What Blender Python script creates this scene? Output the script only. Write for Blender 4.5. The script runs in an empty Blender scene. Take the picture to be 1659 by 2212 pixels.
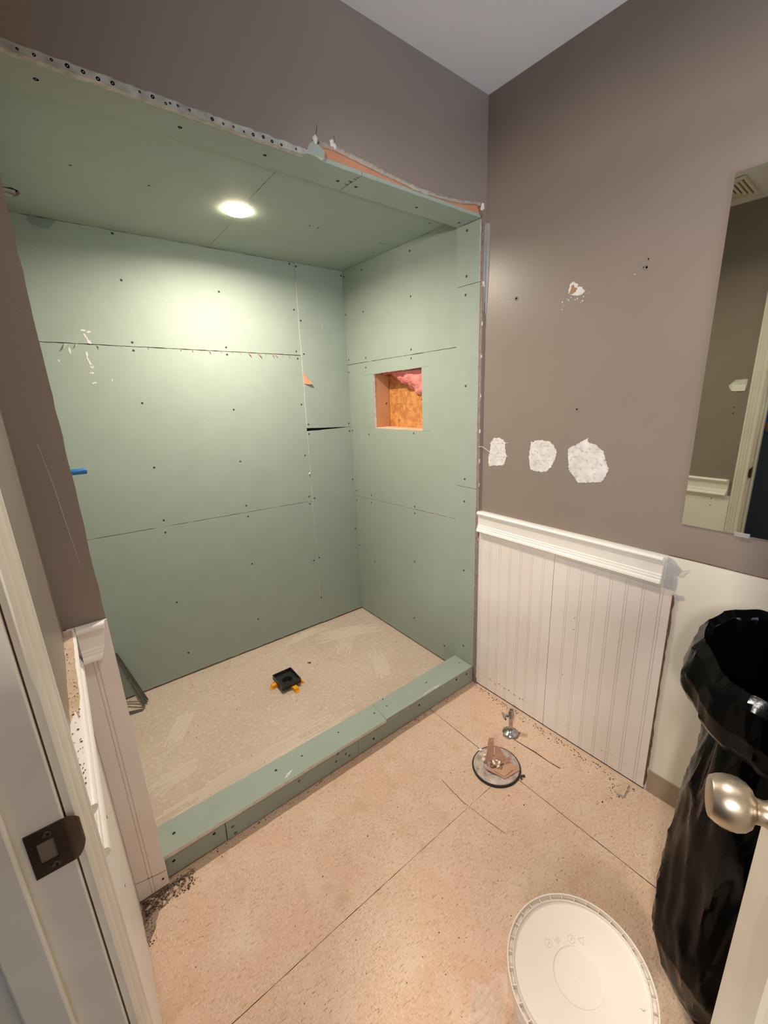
import bpy, bmesh, math, random
from mathutils import Vector, Matrix, noise
PI = math.pi
RNG = random.Random(7)
C = bpy.context.scene.collection
SC = bpy.context.scene

# ------------------------------------------------------------------ camera
cam_d = bpy.data.cameras.new('camera')
cam = bpy.data.objects.new('camera', cam_d); C.objects.link(cam); SC.camera = cam
R_ = Vector((0.76747885, -0.64059216, -0.02485748)).normalized()
U_ = Vector((0.18811339, 0.18796768, 0.96399248)).normalized()
F_ = Vector((0.61285363, 0.74451987, -0.26476518)).normalized()
M = Matrix((R_, U_, -F_)).transposed().to_4x4()
M.translation = Vector((-1.4152, -1.2232, 1.4242))
cam.matrix_world = M
cam_d.sensor_fit = 'VERTICAL'; cam_d.sensor_height = 24.0
cam_d.lens = 910.7445 / 2212 * 24.0
cam_d.shift_x = -52.139 / 2212
cam_d.shift_y = -5.9173 / 2212
cam_d.clip_start = 0.01

# ------------------------------------------------------------------ world, lights, exposure
SC.view_settings.view_transform = 'Standard'
SC.view_settings.look = 'None'
SC.view_settings.exposure = 0.1
SC.view_settings.gamma = 1.0
SC.view_settings.use_curve_mapping = False
W = bpy.data.worlds.new('world'); SC.world = W; W.use_nodes = True
W.node_tree.nodes['Background'].inputs[0].default_value = (0.5, 0.6, 0.75, 1)
W.node_tree.nodes['Background'].inputs[1].default_value = 0.10

LENS_POWER = 1850.0          # emission strength of the shower downlight lens
def area(name, loc, target, sx, sy, power, col, spread=180):
    d = bpy.data.lights.new(name, 'AREA'); d.shape = 'RECTANGLE' if sy else 'DISK'
    d.size = sx
    if sy: d.size_y = sy
    d.energy = power; d.color = col; d.spread = math.radians(spread)
    o = bpy.data.objects.new(name, d); C.objects.link(o); o.location = loc
    o.rotation_euler = (Vector(target) - Vector(loc)).to_track_quat('-Z', 'Y').to_euler()
    return o
area('room_downlight', (-0.82, -0.76, 2.425), (-0.82, -0.76, 0), 0.12, 0, 5.5, (1.0, 0.86, 0.76), 130)
area('cool_ceiling_fill', (-0.50, -2.58, 1.15), (-0.45, -1.2, 2.44), 0.9, 0.9, 25.0, (0.74, 0.86, 1.0), 130)  # unseen cool fill, aimed up to brighten the ceiling; no window built
area('hall_lamp', (-2.42, -1.56, 1.90), (-0.7, -0.8, 0.5), 0.20, 0.20, 36.0, (1.0, 0.93, 0.86))
area('hall_daylight', (-2.10, -2.45, 1.7), (-0.6, 0.9, 0.9), 0.5, 0.6, 5.0, (0.5, 0.74, 1.0))

# ------------------------------------------------------------------ materials
def lin(c):
    f = lambda v: v/12.92 if v <= 0.04045 else ((v+0.055)/1.055)**2.4
    return tuple(f(v/255.0) for v in c) + (1.0,)
def mat(name, col, rough=0.6, metal=0.0, var=None, bump=None, spec=0.5, col2=None, coord='Object'):
    """var=(scale, amount 0..1 towards col2, detail); bump=(scale, strength, distance)"""
    m = bpy.data.materials.new(name); m.use_nodes = True
    nt = m.node_tree; b = nt.nodes['Principled BSDF']
    b.inputs['Base Color'].default_value = lin(col)
    b.inputs['Roughness'].default_value = rough
    b.inputs['Metallic'].default_value = metal
    b.inputs['Specular IOR Level'].default_value = spec
    tc = nt.nodes.new('ShaderNodeTexCoord')
    if var:
        n = nt.nodes.new('ShaderNodeTexNoise'); n.inputs['Scale'].default_value = var[0]
        n.inputs['Detail'].default_value = var[2] if len(var) > 2 else 4
        nt.links.new(tc.outputs[coord], n.inputs['Vector'])
        r = nt.nodes.new('ShaderNodeValToRGB')
        r.color_ramp.elements[0].position = 0.5-var[1]/2; r.color_ramp.elements[1].position = 0.5+var[1]/2
        r.color_ramp.elements[0].color = lin(col); r.color_ramp.elements[1].color = lin(col2 or col)
        nt.links.new(n.outputs['Fac'], r.inputs['Fac']); nt.links.new(r.outputs['Color'], b.inputs['Base Color'])
    if bump:
        n2 = nt.nodes.new('ShaderNodeTexNoise'); n2.inputs['Scale'].default_value = bump[0]
        n2.inputs['Detail'].default_value = 6
        nt.links.new(tc.outputs[coord], n2.inputs['Vector'])
        bp = nt.nodes.new('ShaderNodeBump'); bp.inputs['Strength'].default_value = bump[1]
        bp.inputs['Distance'].default_value = bump[2] if len(bump) > 2 else 0.002
        nt.links.new(n2.outputs['Fac'], bp.inputs['Height']); nt.links.new(bp.outputs['Normal'], b.inputs['Normal'])
    return m
def layered(m, scale, lo, hi, col, stretch=(1, 1, 1), detail=6, dist=0.0, rot=(0, 0, 0), kind='noise', feat=None):
    """Lay another colour over what the material already has, where a noise is high."""
    nt = m.node_tree; b = nt.nodes['Principled BSDF']; bc = b.inputs['Base Color']
    tc = [n for n in nt.nodes if n.type == 'TEX_COORD'][0]
    mp = nt.nodes.new('ShaderNodeMapping'); mp.inputs['Scale'].default_value = stretch; mp.inputs['Rotation'].default_value = rot
    nt.links.new(tc.outputs['Object'], mp.inputs['Vector'])
    if kind == 'noise':
        n = nt.nodes.new('ShaderNodeTexNoise'); n.inputs['Scale'].default_value = scale; n.inputs['Detail'].default_value = detail
        n.inputs['Distortion'].default_value = dist; out = n.outputs['Fac']
    else:
        n = nt.nodes.new('ShaderNodeTexVoronoi'); n.inputs['Scale'].default_value = scale; out = n.outputs['Distance']
    nt.links.new(mp.outputs['Vector'], n.inputs['Vector'])
    r = nt.nodes.new('ShaderNodeMapRange'); r.inputs['From Min'].default_value = lo; r.inputs['From Max'].default_value = hi
    nt.links.new(out, r.inputs['Value'])
    mx = nt.nodes.new('ShaderNodeMix'); mx.data_type = 'RGBA'
    nt.links.new(r.outputs['Result'], mx.inputs['Factor'])
    if bc.is_linked: nt.links.new(bc.links[0].from_socket, mx.inputs['A'])
    else: mx.inputs['A'].default_value = bc.default_value
    mx.inputs['B'].default_value = lin(col)
    nt.links.new(mx.outputs['Result'], bc)
    return m

BROWN = mat('taupe_wall_paint', (138, 125, 116), 0.36, var=(3, 0.5, 5), col2=(132, 120, 111), bump=(140, 0.12, 0.002))
layered(BROWN, 60, 0.74, 0.80, (142, 128, 121))
WHITEPAINT = mat('white_trim_paint', (238, 233, 228), 0.35, var=(9, 0.5, 4), col2=(230, 225, 219), bump=(90, 0.05, 0.001))
OLDWHITE = mat('scuffed_trim_paint', (226, 220, 208), 0.38, var=(12, 0.5, 5), col2=(214, 206, 192), bump=(60, 0.10, 0.001))
BEADW = mat('beadboard_paint', (232, 226, 222), 0.45, var=(5, 0.6, 6), col2=(222, 213, 207), bump=(120, 0.06, 0.001))
layered(BEADW, 55, 0.76, 0.82, (196, 184, 172))
CEILW = mat('ceiling_paint', (222, 218, 216), 0.8, var=(4, 0.6, 4), col2=(214, 209, 207), bump=(160, 0.15, 0.002))
CREAM = mat('primed_drywall', (226, 222, 208), 0.55, var=(3, 0.7, 4), col2=(217, 213, 200), bump=(110, 0.06, 0.001))
GREEN = mat('green_drywall_paper', (153, 164, 153), 0.72, var=(9, 0.7, 8), col2=(145, 157, 145), bump=(220, 0.10, 0.001))
layered(GREEN, 90, 0.68, 0.80, (166, 175, 164), stretch=(1, 1, 0.45))
layered(GREEN, 70, 0.75, 0.84, (182, 194, 184))
GYP = mat('gypsum_core', (224, 217, 210), 0.85, var=(60, 0.5, 4), col2=(196, 186, 176), bump=(180, 0.5, 0.002))
PLASTER = mat('dried_joint_compound', (226, 221, 214), 0.8, var=(35, 0.5, 6), col2=(198, 192, 186), bump=(90, 0.6, 0.003))
SPACKLE = mat('spackle', (228, 226, 223), 0.75, var=(30, 0.6, 8), col2=(194, 189, 186), bump=(120, 0.5, 0.002))
layered(SPACKLE, 90, 0.54, 0.70, (176, 168, 163), detail=8)
BEADMUD = mat('mudded_metal_bead', (196, 192, 184), 0.7, var=(40, 0.4, 6), col2=(150, 146, 138), bump=(110, 0.8, 0.003))
DARK = mat('shadowed_cavity', (26, 22, 20), 0.9)
WOOD = mat('framing_lumber', (206, 158, 118), 0.7, var=(6, 0.6, 6), col2=(186, 134, 94), bump=(50, 0.2, 0.002))
KRAFT = mat('brown_paper_back', (196, 140, 108), 0.8, var=(12, 0.6, 4), col2=(176, 120, 90))
OSB = mat('osb_sheathing', (206, 146, 82), 0.7, var=(30, 0.3, 3), col2=(176, 112, 56), bump=(60, 0.4, 0.003))
layered(OSB, 45, 0.60, 0.68, (226, 178, 112), stretch=(1, 3.2, 0.8), dist=0.6)
layered(OSB, 38, 0.64, 0.70, (132, 80, 40), stretch=(1, 0.7, 3.0), dist=0.8)
PINK = mat('pink_fibreglass', (236, 158, 150), 0.9, var=(18, 0.5, 8), col2=(206, 106, 100), bump=(60, 0.9, 0.012))
BLACKSCREW = mat('black_phosphate_screw', (9, 8, 9), 0.85, spec=0.1)
PENCIL = mat('graphite_line', (92, 108, 100), 0.8)
FLOORM = mat('subfloor_with_thinset_haze', (216, 188, 165), 0.8, var=(2.4, 0.5, 8), col2=(206, 177, 152), bump=(60, 0.35, 0.003))
layered(FLOORM, 90, 0.52, 0.80, (228, 206, 184), stretch=(1, 5.0, 1), detail=10, dist=0.2, rot=(0, 0, 0.5))
layered(FLOORM, 100, 0.50, 0.80, (158, 124, 95), stretch=(5.0, 1, 1), detail=10, dist=0.2, rot=(0, 0, -0.35))
layered(FLOORM, 80, 0.54, 0.84, (184, 148, 120), stretch=(1, 4.0, 1), detail=10, dist=0.2, rot=(0, 0, -1.15))
layered(FLOORM, 3.2, 0.46, 0.72, (206, 168, 144), detail=6)
layered(FLOORM, 9, 0.50, 0.85, (216, 194, 172), detail=10)
layered(FLOORM, 60, 0.56, 0.72, (166, 133, 104), stretch=(1, 5.0, 1), detail=8, dist=0.4, rot=(0, 0, 0.9))
layered(FLOORM, 66, 0.56, 0.76, (222, 201, 180), stretch=(4.0, 1, 1), detail=8, dist=0.4, rot=(0, 0, -0.8))
layered(FLOORM, 14, 0.58, 0.80, (190, 158, 128), detail=10)
layered(FLOORM, 150, 0.69, 0.74, (112, 82, 62), stretch=(1, 1.8, 1), detail=3)
THIN = mat('old_thinset_floor', (200, 182, 166), 0.85, var=(3, 0.5, 8), col2=(186, 166, 147), bump=(45, 0.5, 0.004))
layered(THIN, 70, 0.50, 0.82, (220, 203, 187), detail=10, dist=0.3)
layered(THIN, 26, 0.50, 0.80, (190, 166, 146), detail=10, dist=0.3, stretch=(1, 1.6, 1))
layered(THIN, 95, 0.60, 0.85, (216, 199, 183), detail=8, stretch=(1, 1.5, 1), rot=(0, 0, .6))
layered(THIN, 110, 0.72, 0.77, (112, 94, 80), detail=3)
VINYL = mat('taupe_vinyl_base', (158, 142, 122), 0.45, var=(6, 0.5, 3), col2=(150, 134, 114))
GLUE = mat('brown_glue_and_fibre', (122, 92, 70), 0.9, var=(60, 0.5, 5), col2=(82, 58, 44), bump=(150, 0.8, 0.003))
TORNW = mat('torn_plaster_edge', (176, 166, 158), 0.85, var=(60, 0.4, 6), col2=(122, 110, 102), bump=(120, .6, .002))
TORNP = mat('torn_painted_edge', (150, 134, 126), 0.85, var=(70, 0.5, 4), col2=(118, 102, 94))
TORN = mat('torn_drywall_paper', (190, 190, 188), 0.85, var=(30, 0.5, 6), col2=(168, 168, 168), bump=(80, 0.4, 0.002))
TAPE = mat('loose_joint_tape', (168, 166, 166), 0.7, var=(20, 0.5, 4), col2=(150, 148, 148))
CHIPBROWN = mat('exposed_brown_paper', (156, 122, 92), 0.85)
CHROME = mat('chrome', (205, 205, 205), 0.12, metal=1.0, var=(40, 0.4, 4), col2=(160, 155, 148))
NICKEL = mat('brushed_nickel', (190, 178, 160), 0.36, metal=1.0, bump=(200, 0.03, 0.0005))
BRONZE = mat('dark_bronze_plate', (92, 80, 70), 0.32, metal=0.85, var=(14, 0.5, 5), col2=(58, 50, 44))
GALV = mat('galvanised_steel', (150, 148, 140), 0.4, metal=0.8, var=(25, 0.6, 5), col2=(112, 108, 100))
BLACKPL = mat('black_abs', (30, 30, 32), 0.42, var=(40, 0.5, 4), col2=(44, 43, 42))
YELLOW = mat('yellow_plastic', (246, 172, 24), 0.4, var=(10, 0.5, 3), col2=(236, 156, 16))
BLUEPEX = mat('blue_pex', (24, 104, 176), 0.3, var=(20, 0.5, 2), col2=(20, 92, 160))
WHITEPL = mat('white_bucket_plastic', (236, 226, 214), 0.42, var=(5, 0.6, 4), col2=(230, 219, 206))
BODYPL = mat('bucket_side_plastic', (222, 216, 208), 0.42, var=(5, 0.6, 4), col2=(214, 207, 198))
MARK = mat('faint_mould_mark', (206, 196, 184), 0.5)
FLANGEM = mat('grimy_pvc_flange', (206, 190, 180), 0.6, var=(40, 0.4, 8), col2=(150, 134, 124), bump=(90, 0.4, 0.002))
layered(FLANGEM, 60, 0.62, 0.72, (78, 68, 62))
RUBBER = mat('black_rubber_ring', (32, 31, 32), 0.6)
CARD = mat('torn_cardboard', (192, 152, 126), 0.85, var=(12, 0.6, 4), col2=(172, 132, 106), bump=(80, 0.2, 0.002))
CHIPW = mat('pale_plaster_chip', (240, 228, 212), 0.8, var=(50, 0.5, 4), col2=(226, 206, 184))
RUBBLE = mat('rubble_bits', (150, 124, 102), 0.9, var=(70, 0.4, 3), col2=(92, 72, 58))
DIRT = mat('dark_dirt', (92, 70, 54), 0.95, var=(90, 0.4, 3), col2=(56, 42, 34))
PALEGRIT = mat('pale_grit', (206, 184, 160), 0.9, var=(60, 0.5, 3), col2=(186, 160, 132))
HALLF = mat('hall_floor', (70, 62, 56), 0.6, var=(8, 0.6, 4), col2=(54, 48, 44))
HALLW = mat('hall_wall_paint', (70, 76, 84), 0.7, var=(4, 0.6, 3), col2=(62, 68, 76))
SHIRT = mat('blue_cotton', (24, 104, 200), 0.85, bump=(160, 0.3, 0.002))
TROUSER = mat('dark_trousers', (34, 36, 42), 0.85, bump=(160, 0.3, 0.002))
SKIN = mat('skin', (196, 140, 116), 0.5, bump=(120, 0.05, 0.001))
HAIR = mat('dark_hair', (40, 30, 24), 0.7, bump=(120, 0.6, 0.003))
SHOE = mat('black_shoe', (24, 22, 22), 0.5)
PHONE = mat('phone_glass', (20, 20, 24), 0.15)
BAG = mat('black_poly_bag', (5, 5, 6), 0.15, spec=0.11, bump=(14, 0.25, 0.006))
MIRROR = mat('silvered_glass', (214, 220, 206), 0.015, metal=1.0)
MEDGE = mat('mirror_edge', (120, 130, 132), 0.25, metal=0.4)
CLIP = mat('clear_mirror_clip', (150, 148, 144), 0.3)
GRILLE = mat('fan_grille_plastic', (226, 218, 198), 0.5)
STAIN = mat('grey_residue', (150, 128, 112), 0.85, var=(20, 0.5, 6), col2=(128, 106, 92))
LENS = bpy.data.materials.new('lit_lens'); LENS.use_nodes = True
_e = LENS.node_tree.nodes['Principled BSDF']
_e.inputs['Base Color'].default_value = (1, 1, 1, 1)
_e.inputs['Emission Color'].default_value = (1.0, 0.89, 0.75, 1); _e.inputs['Emission Strength'].default_value = LENS_POWER
RIMGLOW = bpy.data.materials.new('emissive_trim_halo'); RIMGLOW.use_nodes = True
_e = RIMGLOW.node_tree.nodes['Principled BSDF']
_e.inputs['Base Color'].default_value = (0.9, 0.88, 0.84, 1)
_e.inputs['Emission Color'].default_value = (1.0, 0.84, 0.62, 1); _e.inputs['Emission Strength'].default_value = 95.0  # trim ring made to emit, imitating the lens halo on the ceiling
CLEAR = bpy.data.materials.new('clear_polythene'); CLEAR.use_nodes = True
_n = CLEAR.node_tree; _b = _n.nodes['Principled BSDF']
_b.inputs['Base Color'].default_value = (0.9, 0.9, 0.88, 1); _b.inputs['Roughness'].default_value = 0.12
_b.inputs['Alpha'].default_value = 0.2; _b.inputs['IOR'].default_value = 1.5

# ------------------------------------------------------------------ helpers
def finish(name, bm, mats, parent=None, smooth=False, loc=None):
    bmesh.ops.recalc_face_normals(bm, faces=bm.faces)
    me = bpy.data.meshes.new(name); bm.to_mesh(me); bm.free()
    for m in (mats if isinstance(mats, (list, tuple)) else [mats]): me.materials.append(m)
    if smooth:
        for p in me.polygons: p.use_smooth = True
        try: me.set_sharp_from_angle(angle=math.radians(38))
        except Exception: pass
    o = bpy.data.objects.new(name, me); C.objects.link(o)
    if loc: o.location = loc
    if parent: o.parent = parent
    return o
def tag(o, label=None, cat=None, group=None, kind=None):
    if label: o['label'] = label
    if cat: o['category'] = cat
    if group: o['group'] = group
    if kind: o['kind'] = kind
    return o
def empty(name, loc, label, cat, group=None, kind=None, rz=0):
    o = bpy.data.objects.new(name, None); C.objects.link(o); o.location = loc; o.rotation_euler = (0, 0, rz)
    o.empty_display_size = 0.05
    return tag(o, label, cat, group, kind)
def struct(name, bm, mats, label, cat, smooth=False):
    return tag(finish(name, bm, mats, smooth=smooth), label, cat, kind='structure')
def box(bm, lo, hi, mi=0, xf=None):
    v = [bm.verts.new((x, y, z)) for x in (lo[0], hi[0]) for y in (lo[1], hi[1]) for z in (lo[2], hi[2])]
    if xf:
        for q in v: q.co = xf @ q.co
    fs = [(0, 1, 3, 2), (4, 6, 7, 5), (0, 4, 5, 1), (2, 3, 7, 6), (0, 2, 6, 4), (1, 5, 7, 3)]
    for f in fs:
        g = bm.faces.new([v[i] for i in f]); g.material_index = mi
    return bm
def boxes(*args):
    bm = bmesh.new()
    for a in args: box(bm, *a)
    return bm
def bevel(bm, w, seg=2):
    bmesh.ops.recalc_face_normals(bm, faces=bm.faces)
    es = [e for e in bm.edges if len(e.link_faces) == 2 and e.calc_face_angle(0) > 0.5]
    bmesh.ops.bevel(bm, geom=es, offset=w, segments=seg, affect='EDGES', profile=0.5)
    return bm
def lathe(prof, n=32, bm=None, axis=None, org=(0, 0, 0), mi=0, close=False):
    """prof: (r, h) along the axis; axis a unit Vector (default z)."""
    bm = bm or bmesh.new(); ax = Vector(axis or (0, 0, 1)).normalized()
    t = ax.orthogonal().normalized(); s = ax.cross(t); org = Vector(org)
    rings = []
    for r, h in prof:
        if r < 1e-6: rings.append([bm.verts.new(org + ax*h)])
        else: rings.append([bm.verts.new(org + ax*h + (t*math.cos(2*PI*k/n) + s*math.sin(2*PI*k/n))*r) for k in range(n)])
    for a, b in zip(rings, rings[1:]):
        for k in range(n):
            l = (k+1) % n
            if len(a) == 1 and len(b) == 1: continue
            if len(a) == 1: f = bm.faces.new((a[0], b[k], b[l]))
            elif len(b) == 1: f = bm.faces.new((a[k], b[0], a[l]))
            else: f = bm.faces.new((a[k], b[k], b[l], a[l]))
            f.material_index = mi
    return bm
def tube(path, r, n=8, bm=None, caps=True):
    bm = bm or bmesh.new(); path = [Vector(p) for p in path]
    rs = r if isinstance(r, (list, tuple)) else [r]*len(path)
    rings = []; prev = None
    for i, p in enumerate(path):
        d = (path[min(i+1, len(path)-1)] - path[max(i-1, 0)]).normalized()
        t = d.orthogonal().normalized() if prev is None else (prev - d*prev.dot(d)).normalized()
        prev = t; s = d.cross(t)
        rings.append([bm.verts.new(p + (t*math.cos(2*PI*k/n) + s*math.sin(2*PI*k/n))*rs[i]) for k in range(n)])
    for a, b in zip(rings, rings[1:]):
        for k in range(n): bm.faces.new((a[k], a[(k+1) % n], b[(k+1) % n], b[k]))
    if caps: bm.faces.new(rings[0]); bm.faces.new(rings[-1])
    return bm
def jag(poly, step=0.02, amp=0.001, rng=RNG, skip=()):
    out = []
    for i, a in enumerate(poly):
        b = poly[(i+1) % len(poly)]; out.append(a)
        if i in skip: continue
        L = math.hypot(b[0]-a[0], b[1]-a[1]); n = int(L/step)
        if n < 2: continue
        nx, ny = -(b[1]-a[1])/L, (b[0]-a[0])/L
        for k in range(1, n):
            t = k/n; e = rng.uniform(-amp, amp)
            out.append((a[0]+(b[0]-a[0])*t+nx*e, a[1]+(b[1]-a[1])*t+ny*e))
    return out
def slab(outer, fn, t, holes=(), bm=None, face_mi=0, edge_mi=1):
    """Plate with a polygon outline; fn(u, v, d) gives the point, d is the height above the surface (front d=0, back d=-t)."""
    bm = bm or bmesh.new()
    tmp = bmesh.new(); edges = []
    for loop in [outer, *holes]:
        vs = [tmp.verts.new((u, v, 0)) for u, v in loop]
        edges += [tmp.edges.new((vs[i], vs[(i+1) % len(vs)])) for i in range(len(vs))]
    if holes: bmesh.ops.triangle_fill(tmp, use_beauty=True, edges=edges)
    else: tmp.faces.new(list(tmp.verts))
    tmp.verts.ensure_lookup_table()
    n = len(tmp.verts)
    fr = [bm.verts.new(fn(v.co.x, v.co.y, 0)) for v in tmp.verts]
    bk = [bm.verts.new(fn(v.co.x, v.co.y, -t)) for v in tmp.verts]
    tmp.verts.index_update()
    for f in tmp.faces:
        ids = [v.index for v in f.verts]
        g = bm.faces.new([fr[i] for i in ids]); g.material_index = face_mi
        g = bm.faces.new([bk[i] for i in reversed(ids)]); g.material_index = face_mi
    k = 0
    for loop in [outer, *holes]:
        m = len(loop)
        for i in range(m):
            a, b = k+i, k+(i+1) % m
            g = bm.faces.new((fr[a], fr[b], bk[b], bk[a])); g.material_index = edge_mi
        k += m
    tmp.free(); return bm
def sweep(profile, fn, L0, L1, bm=None, cut0=None, cut1=None):
    """Extrude an open profile (out, z) closed at the wall; fn(along, out, z)."""
    bm = bm or bmesh.new()
    a = [bm.verts.new(fn(L0 + (cut0(o, z) if cut0 else 0), o, z)) for o, z in profile]
    b = [bm.verts.new(fn(L1 + (cut1(o, z) if cut1 else 0), o, z)) for o, z in profile]
    n = len(profile)
    for i in range(n): bm.faces.new((a[i], a[(i+1) % n], b[(i+1) % n], b[i]))
    bm.faces.new(a); bm.faces.new(list(reversed(b)))
    return bm
# surface frames
front = lambda y0: (lambda x, z, d: (x, y0 - d, z))                    # faces -y
back = lambda x, z, d: (x, 1.031 - 0.0075*x - d, z)                    # shower back wall, faces -y
side = lambda x0: (lambda y, z, d: (x0 - d, y, z))                     # faces -x
rwall = lambda y, z, d: (-0.0121*y - d, y, z)                          # room right wall, faces -x
lwall = lambda y, z, d: (-1.4844 + d, y, z)                            # room left wall, faces +x
under = lambda z0: (lambda x, y, d: (x, y, z0 - d))                    # faces down
upper = lambda z0: (lambda x, y, d: (x, y, z0 + d))                    # faces up

# screws: one mesh shared by all, copied object by object
_sb = lathe([(0.0046, -0.0012), (0.0046, 0.0005), (0.0040, 0.0008), (0.0022, 0.0004), (0.0006, -0.0004), (0, -0.0004)], 10)
_scr = finish('screw', _sb, BLACKSCREW); SCREW_ME = _scr.data; bpy.data.objects.remove(_scr)
def screw(parent, p, nrm, s=1.0, name='screw'):
    o = bpy.data.objects.new(name, SCREW_ME); C.objects.link(o); o.parent = parent
    o.location = p; o.rotation_euler = Vector(nrm).to_track_quat('Z', 'Y').to_euler(); o.scale = (s, s, s)
    return o
def chips(bm, pts, lo, hi, rng=RNG, flat=0.5, z0=0.0):
    """Small irregular crumbs, each a squashed tetra/octahedron lying on z0."""
    for (x, y) in pts:
        s = rng.uniform(lo, hi); a = rng.uniform(0, PI); el = rng.uniform(0.6, 1.8)
        vs = []
        for (u, v, w) in ((1, 0, 0.1), (0, 1, 0), (-1, 0, 0.15), (0, -1, 0), (0.1, 0.1, 1), (0, 0, -0.1)):
            u *= el*rng.uniform(0.7, 1.2); v *= rng.uniform(0.7, 1.2)
            vs.append(bm.verts.new((x + s*(u*math.cos(a)-v*math.sin(a)), y + s*(u*math.sin(a)+v*math.cos(a)), z0 + s*0.1 + s*flat*w*1.4)))
        for f in ((0, 1, 4), (1, 2, 4), (2, 3, 4), (3, 0, 4), (1, 0, 5), (2, 1, 5), (3, 2, 5), (0, 3, 5)): bm.faces.new([vs[i] for i in f])
    return bm

# ================================================================== STRUCTURE
# ---- floor: subfloor sheets with open joints
floor = struct('floor', boxes(((-1.62, -2.7, -0.06), (0.16, 1.10, -0.020))), DARK, 'wooden subfloor with old adhesive residue and open joints', 'floor')
def sheet(poly, m, amp=0.0005):
    return finish('subfloor_panel', slab(jag(poly, 0.03, amp), upper(0.0), 0.018), [m, DIRT], floor)
sheet([(-1.60, -0.4440), (-1.05, -0.4428), (-0.3078, -0.4422), (-0.3046, 0.125), (-1.60, 0.125)], FLOORM)
sheet([(-1.60, -2.65), (-0.2912, -2.65), (-0.3072, -0.4434), (-1.05, -0.4442), (-1.60, -0.4466)], FLOORM)
sheet([(-0.2885, -2.65), (0.15, -2.65), (0.15, 0.125), (-0.3028, 0.125), (-0.3052, -0.44)], FLOORM)
sheet([(-1.60, 0.127), (0.14, 0.127), (0.14, 1.08), (-1.60, 1.08)], THIN)
# notched-trowel ridges left in the old thinset
rr_ = random.Random(5); bm = bmesh.new()
def ridge_set(x0, y0, ang, ln, cnt, gap, bend):
    ca, sa = math.cos(ang), math.sin(ang)
    for k in range(cnt):
        a0 = rr_.uniform(0, .25)*ln; a1 = ln*rr_.uniform(.7, 1.0); m = 12; rows = []
        for i in range(m+1):
            t = a0 + (a1-a0)*i/m; off = k*gap + bend*math.sin(t/ln*PI) + .0012*noise.noise(Vector((t*30, k*3.1, x0*7)))
            h = .0016*(.35 + .65*min(1, max(0, .6 + 1.3*noise.noise(Vector((t*14, k*1.7, 3 + y0))))))*min(1, 3*min(i, m-i)/m + .05)
            p = lambda w, z: bm.verts.new((x0 + ca*t - sa*(off + w), y0 + sa*t + ca*(off + w), z))
            rows.append((p(-.0026, .0002), p(0, h + .0004), p(.0026, .0002)))
        for a, b in zip(rows, rows[1:]):
            bm.faces.new((a[0], a[1], b[1], b[0])); bm.faces.new((a[1], a[2], b[2], b[1]))
for args in ((-1.40, .13, .03, .75, 16, .0088, .010), (-1.02, .16, .02, .50, 9, .0088, -.006), (-1.38, .33, .25, .20, 9, .009, .01), (-.46, .84, -.35, .42, 13, .0090, .02), (-.36, .62, .75, .30, 10, .0092, .015), (-.60, .93, .1, .30, 7, .009, .01), (-.30, .30, 1.2, .28, 9, .009, -.01), (-1.25, .55, 1.0, .22, 8, .009, .01)):
    ridge_set(*args)
tag(finish('trowel_ridges', bm, mat('thinset_ridges', (213, 197, 182), .9), floor), kind='stuff')
hall_floor = struct('floor.001', boxes(((-3.3, -3.2, -0.04), (-1.602, 0.9, -0.001))), HALLF, 'dark hall floor beyond the doorway', 'floor')

# ---- ceiling
ceiling = struct('ceiling', boxes(((-1.60, -2.72, 2.44), (0.16, 0.10, 2.50))), CEILW, 'white painted ceiling above the taupe walls', 'ceiling')
finish('soffit', boxes(((-1.4844, -0.95, 2.310), (-1.02, -0.016, 2.4399))), CEILW, ceiling)

# ---- front wall: painted board with the ragged opening
lower = [(-0.745, 2.066), (-0.735, 2.080), (-0.722, 2.096), (-0.700, 2.097), (-0.685, 2.0965), (-0.655, 2.098), (-0.62, 2.097), (-0.58, 2.093), (-0.533, 2.089), (-0.49, 2.085),
         (-0.445, 2.082), (-0.40, 2.079), (-0.35, 2.074), (-0.308, 2.073), (-0.25, 2.076), (-0.19, 2.079), (-0.128, 2.084), (-0.09, 2.092), (-0.054, 2.099), (-0.024, 2.098), (-0.022, 2.070), (-0.013, 2.064)]
poly = [(-1.4844, 0.0), (-1.4012, 0.0), (-1.4005, 0.91)]
z = 0.93
while z < 2.05:
    poly.append((-1.4005 + RNG.uniform(-0.0012, 0.0012), z)); z += 0.03
poly += [(-1.400, 2.066), (-1.2, 2.066), (-1.0, 2.0655), (-0.80, 2.066)] + lower
z = 2.04
while z > 0.02:
    poly.append((-0.0118 + RNG.uniform(-0.0012, 0.0012), z)); z -= 0.016
poly += [(-0.011, 0.0), (0.012, 0.0), (0.012, 2.44), (-1.4844, 2.44)]
wall_front = struct('wall_front', slab(poly, front(-0.0143), 0.0135), [BROWN, TORNP], 'dark taupe painted wall around the shower opening', 'wall')
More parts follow.
